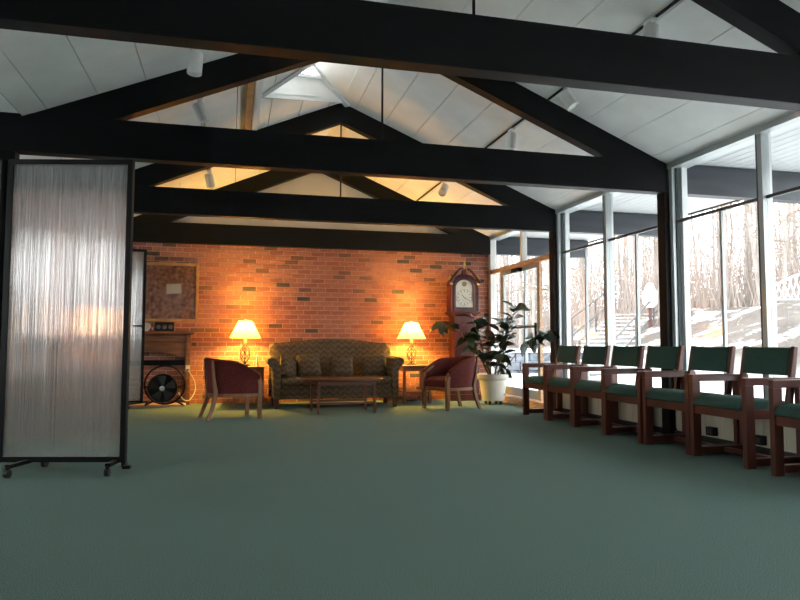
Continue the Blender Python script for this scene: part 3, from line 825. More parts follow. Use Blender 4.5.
pillow(1.56, 9.69, 0.427, 0.36, 0.31, R(-24), R(2), 0, 'throw pillow in the middle of the sofa seat')
pillow(2.05, 9.70, 0.427, 0.38, 0.34, R(-22), R(-3), R(-14), 'throw pillow lit yellow by the lamp at the right sofa arm')

# ------------------------------------------------------------------ coffee table
ct = thing('coffee_table', 'oval wooden coffee table with slender legs before the sofa', 'table', (1.44, 8.86, 0), R(4))
MB().loft([[(a * math.cos(2 * PI * k / 48), b * math.sin(2 * PI * k / 48), z) for k in range(48)] for a, b, z in ((0.53, 0.30, 0.415), (0.555, 0.32, 0.425), (0.555, 0.32, 0.437), (0.548, 0.315, 0.442))]).build('tabletop', 'table_wood', ct, smooth=30)
for sx in (-1, 1):
    for sy in (-1, 1):
        x, y = sx * 0.365, sy * 0.235
        MB().loft([[(x * 1.03 - .014, y - .014, 0), (x * 1.03 + .014, y - .014, 0), (x * 1.03 + .014, y + .014, 0), (x * 1.03 - .014, y + .014, 0)], [(x - .02, y - .02, .39), (x + .02, y - .02, .39), (x + .02, y + .02, .39), (x - .02, y + .02, .39)]]).build('leg', 'table_wood', ct)
for sy in (-1, 1):
    MB().box(-0.36, 0.36, sy * 0.235 - 0.012, sy * 0.235 + 0.012, 0.365, 0.415).build('apron', 'table_wood', ct)
    MB().box(-0.36, 0.36, sy * 0.235 - 0.010, sy * 0.235 + 0.010, 0.12, 0.15).build('stretcher', 'table_wood', ct)
for sx in (-1, 1):
    MB().box(sx * 0.365 - 0.012, sx * 0.365 + 0.012, -0.23, 0.23, 0.365, 0.415).build('apron', 'table_wood', ct)

# ------------------------------------------------------------------ end tables and lamps
def end_table(label, loc, w, d):
    t = thing('end_table', label, 'table', loc, 0, 'end tables beside the sofa')
    MB().box(-w, w, -d, d, 0.545, 0.575).build('tabletop', 'walnut', t, bevel=0.004)
    for sx in (-1, 1):
        for sy in (-1, 1):
            x, y = sx * (w - 0.035), sy * (d - 0.035)
            MB().box(x - .022, x + .022, y - .022, y + .022, 0, 0.545).build('leg', 'walnut', t, bevel=0.003)
    for sy in (-1, 1): MB().box(-w + .057, w - .057, sy * (d - .035) - .01, sy * (d - .035) + .01, 0.485, 0.545).build('apron', 'walnut', t)
    for sx in (-1, 1): MB().box(sx * (w - .035) - .01, sx * (w - .035) + .01, -d + .057, d - .057, 0.485, 0.545).build('apron', 'walnut', t)
    MB().box(-w + .03, w - .03, -d + .03, d - .03, 0.16, 0.18).build('shelf', 'walnut', t)
end_table('wooden end table with candle and lamp between armchair and sofa', (0.245, 10.05, 0), 0.225, 0.30)
end_table('wooden end table with lamp between the sofa and the clock', (2.735, 10.08, 0), 0.235, 0.28)
def lamp(label, loc):
    t = thing('table_lamp', label, 'lamp', loc, 0, 'lit table lamps')
    MB().lathe([(0.075, 0), (0.078, 0.008), (0.06, 0.02), (0.02, 0.032), (0.014, 0.05)], 20).build('base', 'iron', t, smooth=50)
    for k in range(6):
        pts = []
        for i in range(13):
            u = i / 12; a = 2 * PI * k / 6 + u * PI * 0.9
            rr = 0.012 + 0.062 * math.sin(PI * u) ** 0.8
            pts.append((rr * math.cos(a), rr * math.sin(a), 0.045 + 0.255 * u))
        MB().tube(pts, 0.0065, 6).build('cage_wire', 'iron', t, smooth=60)
    MB().tube([(0, 0, 0.04), (0, 0, 0.40)], 0.007, 8).build('stem', 'iron', t)
    MB().lathe([(0.016, 0.30), (0.022, 0.31), (0.022, 0.37), (0.016, 0.38)], 14).build('socket', 'brass', t, smooth=40)
    # open-topped cone shade
    n = 40; rings = []
    for r_, z_ in ((0.222, 0.405), (0.180, 0.489), (0.138, 0.571), (0.095, 0.655)):
        rings.append([(r_ * math.cos(2 * PI * k / n), r_ * math.sin(2 * PI * k / n), z_) for k in range(n)])
    MB().loft(rings, cap=False).build('lamp_shade', 'lamp_shade', t, smooth=50)
    MB().tube([(0, 0, 0.40), (0, 0, 0.60)], 0.003, 6).build('harp', 'brass', t)
    MB().lathe([(0.012, 0.66), (0.016, 0.67), (0.004, 0.69)], 10).build('finial', 'brass', t)
    MB().box(-0.092, 0.092, -0.004, 0.004, 0.652, 0.656).build('shade_spider', 'brass', t)
    MB().lathe([(0.006, 0.40), (0.02, 0.43), (0.03, 0.46), (0.024, 0.485), (0.006, 0.50)], 14).build('bulb', 'bulb', t, smooth=60)
    ld = bpy.data.lights.new('bulb_light', 'POINT'); ld.energy = LAMP_W; ld.color = (1.0, 0.56, 0.09); ld.shadow_soft_size = 0.07
    lo = bpy.data.objects.new('bulb_light', ld); col.objects.link(lo); lo.parent = t; lo.location = (0, 0, 0.54)
LAMP_W = 190
lamp('lit iron cage table lamp with cone shade beside the candle', (0.195, 10.12, 0.575))
lamp('lit iron cage table lamp with cone shade between sofa and clock', (2.72, 10.12, 0.575))
cd = thing('candle', 'pale candle in a small glass holder on the end table', 'candle', (0.37, 10.0, 0.575))
MB().lathe([(0.03, 0), (0.03, 0.01), (0.012, 0.02), (0.02, 0.035), (0.02, 0.05)], 14).build('holder', 'ceramic', cd, smooth=50)
MB().lathe([(0.013, 0.04), (0.012, 0.16), (0.005, 0.165)], 12).build('wax_stick', 'wax', cd, smooth=50)
MB().tube([(0, 0, 0.163), (0.001, 0, 0.178)], 0.0015, 5).build('wick', 'dial_ink', cd)

# ------------------------------------------------------------------ longcase clock
ck = thing('longcase_clock', 'tall mahogany longcase clock with arched dial in the brick corner', 'clock', (3.62, 10.30, 0))
def frame_box(w, y0, y1, z0, z1): return MB().box(-w, w, y0, y1, z0, z1)
frame_box(0.25, -0.16, 0.14, 0.0, 0.10).build('plinth', 'mahogany', ck, bevel=0.006)
frame_box(0.232, -0.145, 0.14, 0.10, 0.50).build('base', 'mahogany', ck, bevel=0.006)
MB().loft([[(-.25, -.16, .50), (.25, -.16, .50), (.25, .14, .50), (-.25, .14, .50)], [(-.18, -.115, .56), (.18, -.115, .56), (.18, .14, .56), (-.18, .14, .56)]]).build('base_moulding', 'mahogany', ck)
frame_box(0.175, -0.11, 0.14, 0.56, 1.34).build('waist', 'mahogany', ck, bevel=0.005)
dr = [(-0.12, -0.118, 0.62), (0.12, -0.118, 0.62), (0.12, -0.118, 1.20)] + [(0.12 * math.cos(a), -0.118, 1.20 + 0.07 * math.sin(a)) for a in [PI * k / 10 for k in range(1, 10)]] + [(-0.12, -0.118, 1.20)]
wd = MB().prism(dr, (0, 0.012, 0)).build('waist_door', 'mahogany', ck, bevel=0.004)
MB().lathe([(0.012, 0), (0.014, 0.008), (0.006, 0.016)], 12).build('knob', 'brass', wd, (0.10, -0.115, 0.95), (R(90), 0, 0))
MB().loft([[(-.18, -.115, 1.34), (.18, -.115, 1.34), (.18, .14, 1.34), (-.18, .14, 1.34)], [(-.262, -.17, 1.41), (.262, -.17, 1.41), (.262, .14, 1.41), (-.262, .14, 1.41)]]).build('hood_moulding', 'mahogany', ck)
# hood with arched dial opening
def arch(w, z0, zs, rise, y, n=14): return [(-w, y, z0), (w, y, z0), (w, y, zs)] + [(w * math.cos(PI * k / n), y, zs + rise * math.sin(PI * k / n)) for k in range(1, n)] + [(-w, y, zs)]
frame_box(0.215, -0.10, 0.14, 1.41, 1.86).build('hood', 'mahogany', ck)
MB().prism(arch(0.215, 1.83, 1.86, 0.17, -0.10), (0, 0.24, 0)).build('hood_arch', 'mahogany', ck)
for s in (-1, 1):
    MB().tube([(s * 0.228, -0.125, 1.42), (s * 0.228, -0.125, 1.85)], [0.016, 0.013], 12).build('column', 'mahogany', ck, smooth=40)
    MB().box(s * 0.228 - .022, s * 0.228 + .022, -0.15, -0.10, 1.845, 1.875).build('capital', 'brass', ck)
    # swan-neck moulding
    pts = [(s * (0.262 - 0.225 * u), -0.14, 1.885 + 0.20 * math.sin(u * PI / 2) ** 1.3 + 0.02 * u) for u in [k / 10 for k in range(11)]]
    MB().tube(pts, [0.026 - 0.006 * k / 10 for k in range(11)], 8).build('swan_neck', 'mahogany', ck, smooth=60)
    MB().lathe([(0.02, 0), (0.022, 0.02), (0.01, 0.03), (0.025, 0.055), (0.02, 0.075), (0.004, 0.11)], 12, (s * 0.235, -0.10, 1.90)).build('finial', 'brass', ck, smooth=60)
MB().lathe([(0.022, 0), (0.022, 0.03), (0.01, 0.04), (0.028, 0.07), (0.022, 0.095), (0.004, 0.14)], 12, (0, -0.11, 2.10)).build('finial', 'brass', ck, smooth=60)
MB().box(-0.028, 0.028, -0.14, -0.06, 2.0, 2.10).build('finial_block', 'mahogany', ck)
# door frame ring and dial
n = 14
A = arch(0.185, 1.445, 1.80, 0.165, -0.12, n); Bq = arch(0.148, 1.485, 1.80, 0.130, -0.12, n)
rings = [[(p[0], -0.125, p[2]) for p in A], [(p[0], -0.10, p[2]) for p in A], [(p[0], -0.10, p[2]) for p in Bq], [(p[0], -0.125, p[2]) for p in Bq]]
MB().loft(rings, cap=False, closed=True).build('hood_door', 'mahogany', ck, smooth=30)
dl = MB().prism(arch(0.15, 1.483, 1.80, 0.132, -0.104), (0, 0.003, 0)).build('dial', 'dial', ck)
for k in range(12):
    a = 2 * PI * k / 12
    p0 = Vector((0.088 * math.sin(a), -0.1055, 1.645 + 0.088 * math.cos(a))); p1 = Vector((0.122 * math.sin(a), -0.1055, 1.645 + 0.122 * math.cos(a)))
    MB().tube([p0, p1], 0.0045, 4).build('numeral', 'dial_ink', dl)
MB().torus((0, -0.1055, 1.645), (0, 1, 0), 0.130, 0.002, 40, 4).build('minute_ring', 'dial_ink', dl)
MB().tube([(0, -0.109, 1.645), (-0.045, -0.109, 1.69)], [0.005, 0.003], 5).build('hour_hand', 'dial_ink', dl)
MB().tube([(0, -0.111, 1.645), (0.075, -0.111, 1.60)], [0.0045, 0.002], 5).build('minute_hand', 'dial_ink', dl)
MB().lathe([(0.040, 0), (0.040, 0.003)], 24).build('moon_disc', 'dial_gold', dl, (0, -0.1045, 1.86), (R(90), 0, 0))
MB().torus((0, -0.1055, 1.60), (0, 1, 0), 0.026, 0.0015, 24, 4).build('seconds_ring', 'dial_ink', dl)

# ------------------------------------------------------------------ rubber plant in its pot
PX, PY = 3.83, 9.52
pt = thing('plant_pot', 'large white round planter on small black casters by the glass door', 'planter', (PX, PY, 0))
MB().lathe([(0.15, 0.05), (0.165, 0.055), (0.205, 0.36), (0.225, 0.37), (0.235, 0.385), (0.235, 0.445), (0.222, 0.45), (0.205, 0.44), (0.20, 0.40)], 32).build('pot_body', 'pot', pt, smooth=40)
MB().lathe([(0.01, 0.405), (0.20, 0.402), (0.20, 0.395)], 24).build('soil', 'soil', pt)
for k in range(4):
    a = PI / 4 + k * PI / 2; x, y = 0.12 * math.cos(a), 0.12 * math.sin(a)
    MB().tube([(x - .012, y, 0.026), (x + .012, y, 0.026)], 0.026, 12).build('caster', 'black_plastic', pt, smooth=40)
    MB().box(x - .018, x + .018, y - .012, y + .012, 0.03, 0.056).build('caster_plate', 'black_plastic', pt)
MB().lathe([(0.012, 0), (0.012, 0.004)], 10).build('drain_plug', 'black_plastic', pt, (0.115, -0.155, 0.15), (R(90), 0, R(36)))
pn = thing('rubber_plant', 'leggy rubber plant with dark glossy leaves growing from the white planter', 'plant', (PX, PY, 0.405))
def leaf_mesh(L, W, m_):
    mb = MB(); rows = [(0, 0.02), (0.18, 0.62), (0.42, 1.0), (0.68, 0.85), (0.88, 0.42), (1.0, 0.03)]
    vs = []
    for u, w_ in rows:
        zc = 0.10 * L * math.sin(PI * u) - 0.10 * L * u * u
        vs += [(-W / 2 * w_, u * L, zc + 0.10 * W * w_), (0, u * L, zc), (W / 2 * w_, u * L, zc + 0.10 * W * w_)]
    fs = []
    for k in range(len(rows) - 1):
        a = k * 3; fs += [(a, a + 1, a + 4, a + 3), (a + 1, a + 2, a + 5, a + 4)]
    mb.add(vs, fs); return mb.mesh('leaf', m_, smooth=80)
leaves = [leaf_mesh(0.25, 0.135, 'leaf_dark'), leaf_mesh(0.22, 0.125, 'leaf_dark'), leaf_mesh(0.25, 0.13, 'leaf_olive'), leaf_mesh(0.21, 0.11, 'leaf_red')]
rl = random.Random(11)
def put_leaf(p, d, me, roll=0.0):
    d = Vector(d).normalized(); zz = Vector((0, 0, 1)); x = d.cross(zz)
    x = Vector((1, 0, 0)) if x.length < 1e-3 else x.normalized()
    z = x.cross(d)
    Mx = Matrix((x, d, z)).transposed().to_4x4() @ Matrix.Rotation(roll, 4, 'Y')
    o = link('leaf', me, pn); o.matrix_local = Matrix.Translation(p) @ Mx
def branch(pts, r0, n_leaf, u0, weights, droop=0.0, size=1.0, curl=1.0):
    """stem through pts (local), leaves alternate from fraction u0 to the tip"""
    P = [Vector(p) for p in pts]; S = []
    for i in range(len(P) - 1):                 # Catmull-Rom smoothing
        a, b, c, e = P[max(i - 1, 0)], P[i], P[i + 1], P[min(i + 2, len(P) - 1)]
        for k in range(6):
            t = k / 6; S.append(0.5 * ((2 * b) + (c - a) * t + (2 * a - 5 * b + 4 * c - e) * t * t + (3 * b - a - 3 * c + e) * t ** 3))
    S.append(P[-1])
    MB().tube(S, [r0 * (1 - 0.65 * i / (len(S) - 1)) for i in range(len(S))], 6).build('stem', 'stem', pn, smooth=60)
    for k in range(n_leaf):
        u = u0 + (1 - u0) * k / max(1, n_leaf - 1); f = u * (len(S) - 1); i = min(int(f), len(S) - 2)
        p = S[i].lerp(S[i + 1], f - i); tdir = (S[i + 1] - S[i]).normalized()
        a = k * 2.4 + rl.uniform(-.4, .4)
        side = Vector((math.cos(a), math.sin(a), rl.uniform(-0.9, 0.5) - droop))
        d = (tdir * rl.uniform(0.2, 0.7) + side * curl).normalized()
        put_leaf(p, d, rl.choices(leaves, weights)[0], rl.uniform(-.9, .9))
# toward the clock and armchair (left in the room)
branch([(-0.05, 0, 0), (-0.22, -0.05, 0.30), (-0.40, -0.10, 0.58), (-0.72, -0.12, 0.78), (-0.86, -0.12, 0.80)], 0.014, 17, 0.35, (1, 1, 4, 1), 0.35)
branch([(-0.04, -0.05, 0), (-0.18, -0.12, 0.32), (-0.30, -0.2, 0.62), (-0.42, -0.22, 0.88)], 0.013, 16, 0.28, (2, 2, 3, 1), 0.3)
branch([(-0.02, 0.04, 0), (-0.12, 0.02, 0.3), (-0.18, 0.0, 0.55), (-0.10, -0.05, 0.78)], 0.012, 14, 0.28, (2, 2, 2, 1.5), 0.3)
# upright by the door
branch([(0.03, 0, 0), (0.06, -0.05, 0.30), (0.10, -0.20, 0.58), (0.16, -0.36, 0.86), (0.18, -0.42, 1.02)], 0.014, 25, 0.2, (4, 4, 1, 0.6), 0.1)
branch([(0.04, 0.02, 0), (0.09, -0.04, 0.35), (0.14, -0.10, 0.70), (0.16, -0.16, 0.88)], 0.012, 15, 0.3, (4, 4, 1, 0.5), 0.15)
branch([(0.05, -0.04, 0), (0.08, -0.14, 0.22), (0.10, -0.22, 0.45), (0.14, -0.30, 0.66)], 0.012, 14, 0.2, (4, 4, 1, 0.3), 0.25)
branch([(0.0, -0.06, 0), (0.0, -0.14, 0.16), (0.02, -0.24, 0.30), (-0.02, -0.32, 0.36)], 0.010, 9, 0.15, (4, 4, 1, 0), 0.3)
# long arm reaching along the glass
branch([(0.06, -0.06, 0), (0.12, -0.35, 0.22), (0.16, -0.75, 0.48), (0.185, -1.12, 0.60), (0.19, -1.42, 0.66)], 0.009, 16, 0.58, (5, 5, 0.5, 0), 0.45, curl=0.85)

# ------------------------------------------------------------------ mantel, fan, picture and small things
ml = thing('fireplace_mantel', 'wooden fireplace mantel with arched apron on the brick wall', 'mantel', (-1.25, YB, 0))
MB().box(-0.72, 0.70, -0.20, -0.004, 1.035, 1.075).build('shelf', 'mantel_wood', ml, bevel=0.005)
ap = [(-0.60, -0.12, 1.03), (-0.60, -0.12, 0.70)] + [(-0.60 + 1.2 * k / 14, -0.12, 0.70 + 0.09 * math.sin(PI * k / 14)) for k in range(1, 14)] + [(0.60, -0.12, 0.70), (0.60, -0.12, 1.03)]
MB().prism(ap, (0, 0.03, 0)).build('apron', 'mantel_wood', ml)
MB().box(-0.58, 0.58, -0.135, -0.12, 0.93, 1.0).build('apron_moulding', 'mantel_wood', ml, bevel=0.004)
for s in (-1, 1):
    MB().box(min(s * .60, s * .67), max(s * .60, s * .67), -0.15, -0.004, 0, 1.03).build('pilaster', 'mantel_wood', ml, bevel=0.004)
MB().box(-0.58, 0.58, -0.06, -0.004, 0.575, 0.655).build('lintel_slot', 'black_metal', ml)
MB().box(-0.70, 0.62, -0.42, -0.004, 0.0, 0.03).build('hearth', 'mortar', ml)

FXc, FYc = -0.90, 10.03
fn = thing('floor_fan', 'black round floor fan on a ring stand before the fireplace', 'fan', (FXc, FYc, 0.03))
MB().torus((0, 0.02, 0.285), (0.0, 1, 0.12), 0.272, 0.0125, 40, 8).build('ring_stand', 'black_metal', fn, smooth=60)
fx = -0.03
MB().tube([(fx, -0.05, 0.24), (fx, 0.07, 0.24)], 0.205, 32, cap=False).build('drum', 'black_plastic', fn, smooth=40)
MB().lathe([(0.20, 0), (0.20, 0.004)], 32).build('drum_back', 'black_plastic', fn, (fx, 0.06, 0.24), (R(90), 0, 0))
for k in range(8):
    MB().torus((fx, -0.052, 0.24), (0, 1, 0), 0.055 + 0.021 * k, 0.0022, 32, 4).build('grille_ring', 'black_metal', fn)
for k in range(5):
    a = 2 * PI * k / 5
    c, s_ = math.cos(a), math.sin(a); c2, s2 = math.cos(a + .75), math.sin(a + .75)
    MB().prism([(fx + .04 * c, 0.0, .24 + .04 * s_), (fx + .185 * c, -0.02, .24 + .185 * s_), (fx + .185 * c2, 0.02, .24 + .185 * s2), (fx + .04 * c2, 0.02, .24 + .04 * s2)], (0, 0.004, 0)).build('blade', 'grille', fn)
MB().lathe([(0.036, 0), (0.034, 0.012), (0.01, 0.02)], 20).build('hub', 'alu', fn, (fx, -0.05, 0.24), (R(90), 0, 0), smooth=50)
for s in (-1, 1):
    MB().tube([(s * 0.16, 0.0, 0.055), (s * 0.25, -0.06, 0.012)], 0.012, 8).build('foot', 'black_metal', fn)
    MB().tube([(s * 0.272, 0.02, 0.285), (fx + s * 0.2, 0.01, 0.245)], 0.010, 8).build('pivot', 'black_metal', fn)

tag(MB().tube(smooth_path([(-0.72, 10.10, 0.20), (-0.64, 10.04, 0.10), (-0.56, 10.10, 0.10), (-0.50, 10.25, 0.22), (-0.52, 10.34, 0.36), (-0.612, 10.345, 0.51)]), 0.007, 6).build('power_cord', 'cord_white', smooth=60), 'pale power cord looping from the fan to the mantel outlet', 'cord')
ol = thing('wall_outlet', 'small pale outlet with a plug on the mantel pilaster', 'outlet', (-0.615, 10.378, 0.48))
MB().box(-0.03, 0.03, -0.006, 0.0, 0, 0.10).build('plate', 'cord_white', ol); MB().box(-0.018, 0.018, -0.03, -0.006, 0.01, 0.045).build('plug', 'black_plastic', ol)

pc = thing('framed_picture', 'large wood framed brown print hanging on brick over the mantel', 'picture', (-0.89, YB - 0.004, 1.22))
W2, HH, fwid = 0.40, 0.885, 0.045
for nm, a in (('frame_side', (-W2, -W2 + fwid, 0, HH)), ('frame_side', (W2 - fwid, W2, 0, HH)), ('frame_rail', (-W2 + fwid, W2 - fwid, 0, fwid)), ('frame_rail', (-W2 + fwid, W2 - fwid, HH - fwid, HH))):
    MB().box(a[0], a[1], -0.035, 0, a[2], a[3]).build(nm, 'frame_gold', pc, bevel=0.006)
MB().box(-W2 + fwid, W2 - fwid, -0.012, 0, fwid, HH - fwid).build('print', 'old_print', pc)
MB().box(-0.045, 0.165, -0.014, -0.012, 0.42, 0.565).build('white_card', 'paper', pc, rot=(0, R(-2), 0))
MB().box(-W2 + fwid, W2 - fwid, -0.021, -0.018, fwid, HH - fwid).build('glass', 'picture_glass', pc)

mc = thing('mantel_clock', 'small round cream clock standing on the mantel shelf', 'clock', (-1.21, 10.40, 1.075))
MB().lathe([(0.058, -0.02), (0.062, 0), (0.058, 0.03)], 24).build('case', 'ceramic', mc, (0, 0, 0.066), (R(90), 0, 0), smooth=40)
MB().lathe([(0.045, 0), (0.045, 0.002)], 24).build('face', 'paper', mc, (0, -0.031, 0.066), (R(90), 0, 0))
MB().box(-0.03, 0.03, -0.02, 0.02, 0, 0.014).build('foot', 'ceramic', mc)
ms = thing('figurine', 'tiny red and white figurine between the mantel clock and dark frame', 'ornament', (-1.125, 10.38, 1.075))
MB().lathe([(0.02, 0), (0.024, 0.015), (0.014, 0.03)], 12).build('body', 'ceramic_red', ms, smooth=60)
MB().lathe([(0.004, 0.028), (0.014, 0.036), (0.012, 0.05), (0.003, 0.056)], 12).build('head', 'ceramic', ms, smooth=60)
mp_ = thing('carved_plaque', 'dark patterned plaque leaning at the brick on the mantel', 'plaque', (-0.96, 10.44, 1.075))
MB().box(-0.135, 0.135, -0.012, 0.012, 0, 0.135).build('board', 'black_plastic', mp_, rot=(R(-10), 0, 0))
for k in range(3):
    MB().lathe([(0.034, 0), (0.030, 0.006), (0.012, 0.009)], 8).build('rosette', 'slate', mp_, (-0.085 + 0.085 * k, -0.010, 0.068), (R(80), 0, 0))
tag(MB().tube(smooth_path([(2.62, 10.30, 0.02), (2.75, 10.2, 0.012), (2.86, 10.26, 0.02), (2.80, 10.36, 0.012), (2.70, 10.38, 0.03), (2.68, 10.40, 0.35)]), 0.008, 6).build('lamp_cord', 'black_plastic', smooth=60), 'black lamp cord coiled on the carpet under the right end table', 'cord')

# ------------------------------------------------------------------ outdoors
def sstep(a, b, x): t = max(0, min(1, (x - a) / (b - a))); return t * t * (3 - 2 * t)
def gz(x, y):
    base = -0.14 + 1.95 * sstep(6.2, 13.0, x) + 0.10 * max(0, x - 13)
    return base + 0.10 * math.sin(x * 1.3 + y * 0.7) * sstep(6.5, 9, x) + 0.06 * math.sin(y * 1.9 - x * 0.8) * sstep(6.5, 9, x)
mb = MB(); nx, ny = 90, 90; x0, x1, y0, y1 = XG + 0.1, 60, -20, 75
gx = [-50, -20, -8] + [x0 + (x1 - x0) * (i / nx) ** 1.8 for i in range(nx + 1)]; nx += 3; gy = [y0 + (y1 - y0) * j / ny for j in range(ny + 1)]
mb.add([(x, y, gz(x, y)) for y in gy for x in gx], [(j * (nx + 1) + i, j * (nx + 1) + i + 1, (j + 1) * (nx + 1) + i + 1, (j + 1) * (nx + 1) + i) for j in range(ny) for i in range(nx)])
o = mb.build('ground', 'snow_ground', smooth=60); struct(o)

def grow(rnd, h, kind):
    """trunk and branch meshes of one tree"""
    tr, br = MB(), MB()
    lean = Vector((rnd.uniform(-.05, .05), rnd.uniform(-.05, .05), 0))
    pts = [Vector((0, 0, -0.3)) + (Vector((lean.x * z, lean.y * z, z)) + Vector((rnd.uniform(-.06, .06), rnd.uniform(-.06, .06), 0))) for z in [h * k / 8 for k in range(9)]]
    r0 = h * 0.0058 + 0.012
    tr.tube(pts, [r0 * (1 - 0.85 * k / 8) for k in range(9)], 7)
    nb = 20 if kind != 'conifer' else 34
    for k in range(nb):
        u = rnd.uniform(0.16, 0.98); f = u * 8; i = min(int(f), 7); p = pts[i].lerp(pts[i + 1], f - i)
        a = rnd.uniform(0, 2 * PI)
        if kind == 'conifer': L = h * 0.17 * (1.08 - u) + 0.25; el = rnd.uniform(-0.35, 0.05)
        else: L = h * rnd.uniform(0.10, 0.24) * (1.25 - u); el = rnd.uniform(0.25, 0.95)
        d = Vector((math.cos(a) * math.cos(el), math.sin(a) * math.cos(el), math.sin(el)))
        q1 = p + d * L * 0.5 + Vector((0, 0, 0.04 * L)); q2 = p + d * L + Vector((0, 0, 0.15 * L if kind != 'conifer' else -0.08 * L))
        rr = max(0.008, r0 * 0.30 * (1.1 - u))
        br.tube([p, q1, q2], [rr, rr * .65, rr * .2], 4, cap=False)
        for s in range(4):
            v = rnd.uniform(0.25, 0.95); b0 = p.lerp(q2, v); a2 = a + rnd.choice((-1, 1)) * rnd.uniform(0.4, 1.0)
            e2 = el + rnd.uniform(-.3, .4)
            d2 = Vector((math.cos(a2) * math.cos(e2), math.sin(a2) * math.cos(e2), math.sin(e2)))
            br.tube([b0, b0 + d2 * L * 0.38], [rr * .45, rr * .12], 3, cap=False)
    return tr, br
rt_ = random.Random(21)
KIN = {'grey': ('bare_tree', 'bark', 'bark', 'bare grey-brown tree on the snowy wooded slope outside the windows', 'bare grey trees outside'),
       'pale': ('birch_tree', 'bark_pale', 'twig', 'pale white-barked tree on the snowy wooded slope outside the windows', 'pale trees outside'),
       'conifer': ('conifer_tree', 'bark', 'conifer', 'thin brownish conifer on the snowy wooded slope outside the windows', 'thin conifers outside')}
protos = {}
for kd in KIN:
    protos[kd] = []
    for q in range(4):
        tr, br = grow(rt_, rt_.uniform(8, 12), kd)
        nm, mt, mbk, lb, gp = KIN[kd]
        protos[kd].append((tr.mesh(nm, mt, smooth=70), br.mesh('branches', mbk)))
def plant_tree(kd, x, y, s, rz):
    nm, mt, mbk, lb, gp = KIN[kd]; tm, bm_ = rt_.choice(protos[kd])
    t = link(nm, tm, None, (x, y, gz(x, y)), (0, 0, rz)); t.scale = (s, s, s); tag(t, lb, 'tree', gp)
    link('branches', bm_, t)
# only where the windows look: bearings 20 to 45 degrees from the room axis
made = 0
while made < 96:
    a = R(rt_.uniform(17.5, 46.5)); D_ = rt_.uniform(20.5, 46) if made > 14 else rt_.uniform(19.5, 24)
    x, y = D_ * math.sin(a), D_ * math.cos(a)
    if x < 8.5 and y < 26: continue
    if abs(x - 12.2) < 2.6 and abs(y - 18.2) < 2.6: continue
    plant_tree(rt_.choices(('grey', 'pale', 'conifer'), (5, 2, 3))[0], x, y, rt_.uniform(0.75, 1.25), rt_.uniform(0, 6.28)); made += 1

# copper-leaved young tree beside the signboard
cx, cyy = 12.6, 18.1
tr, br = grow(random.Random(5), 5.2, 'grey')
t = link('beech_tree', tr.mesh('beech_tree', 'bark', smooth=70), None, (cx, cyy, gz(cx, cyy))); tag(t, 'young tree holding copper brown leaves near the white signboard', 'tree')
link('branches', br.mesh('branches', 'bark'), t)
lv = MB(); r5 = random.Random(9)
for k in range(900):
    a, e, q = r5.uniform(0, 2 * PI), r5.uniform(-1, 1), r5.uniform(0.2, 1) ** 0.5
    c = Vector((1.0 * q * math.cos(a) * math.sqrt(1 - e * e), 1.0 * q * math.sin(a) * math.sqrt(1 - e * e), 3.1 + 1.5 * q * e))
    u = Vector((r5.uniform(-1, 1), r5.uniform(-1, 1), r5.uniform(-1, 1))).normalized() * 0.05; v = u.orthogonal().normalized() * 0.03
    lv.add([c - u, c + v, c + u, c - v], [(0, 1, 2, 3)])
o = lv.build('foliage', 'copper_leaf', t); o['kind'] = 'stuff'

# tangle of brush between the trees
bs = MB(); r6 = random.Random(13)
for k in range(5600):
    a = R(r6.uniform(17, 47)); D_ = r6.uniform(19.0, 34)
    x, y = D_ * math.sin(a), D_ * math.cos(a)
    if x < 9.0 and y < 24: continue
    h = r6.uniform(0.3, 1) ** 2 * 4.2 + 0.3; z = gz(x, y) - 0.05; dx, dy = r6.uniform(-.5, .5) * h, r6.uniform(-.5, .5) * h; w_ = 0.0075
    bs.tube([(x, y, z), (x + dx * .45, y + dy * .45, z + h * .6), (x + dx, y + dy, z + h)], [w_, w_ * .7, w_ * .2], 3, cap=False)
o = bs.build('brush_twigs', 'twig'); tag(o, 'tangled brown brush growing under the bare trees outside', 'brush'); o['kind'] = 'stuff'

# bench
bx_, by_ = 10.65, 10.35
bn = thing('garden_bench', 'white iron garden bench with arched lattice back on the snowy bank', 'bench', (bx_, by_, gz(bx_, by_) + 0.02), R(-48))
for k in range(6): MB().box(-0.8, 0.8, -0.25 + k * .085, -0.19 + k * .085, 0.43, 0.455).build('seat_slat', 'iron_white', bn)
arc = [(-0.8 + 1.6 * k / 16, 0.27, 0.66 + 0.32 * math.sin(PI * k / 16)) for k in range(17)]
MB().tube([(-0.8, 0.24, 0.43)] + arc + [(0.8, 0.24, 0.43)], 0.026, 8).build('back_frame', 'iron_white', bn, smooth=60)
for k in range(1, 16):
    x = -0.8 + 0.1 * k; zt = 0.66 + 0.32 * math.sin(PI * k / 16)
    for s in (-1, 1):
        xx = max(-.8, min(.8, x + s * 0.12)); 
        MB().tube([(x, 0.25, 0.45), (xx, 0.27, 0.64 + 0.30 * math.sin(PI * (xx + .8) / 1.6))], 0.014, 5).build('back_lattice', 'iron_white', bn)
for s in (-1, 1):
    for yy in (-0.22, 0.24): MB().tube([(s * .76, yy, 0), (s * .74, yy * .9, 0.44)], 0.024, 8).build('leg', 'iron_white', bn)
    MB().tube([(s * .78, -.24, .44), (s * .80, -.22, .64), (s * .80, .05, .67), (s * .79, .26, .66)], 0.022, 8).build('arm', 'iron_white', bn, smooth=60)

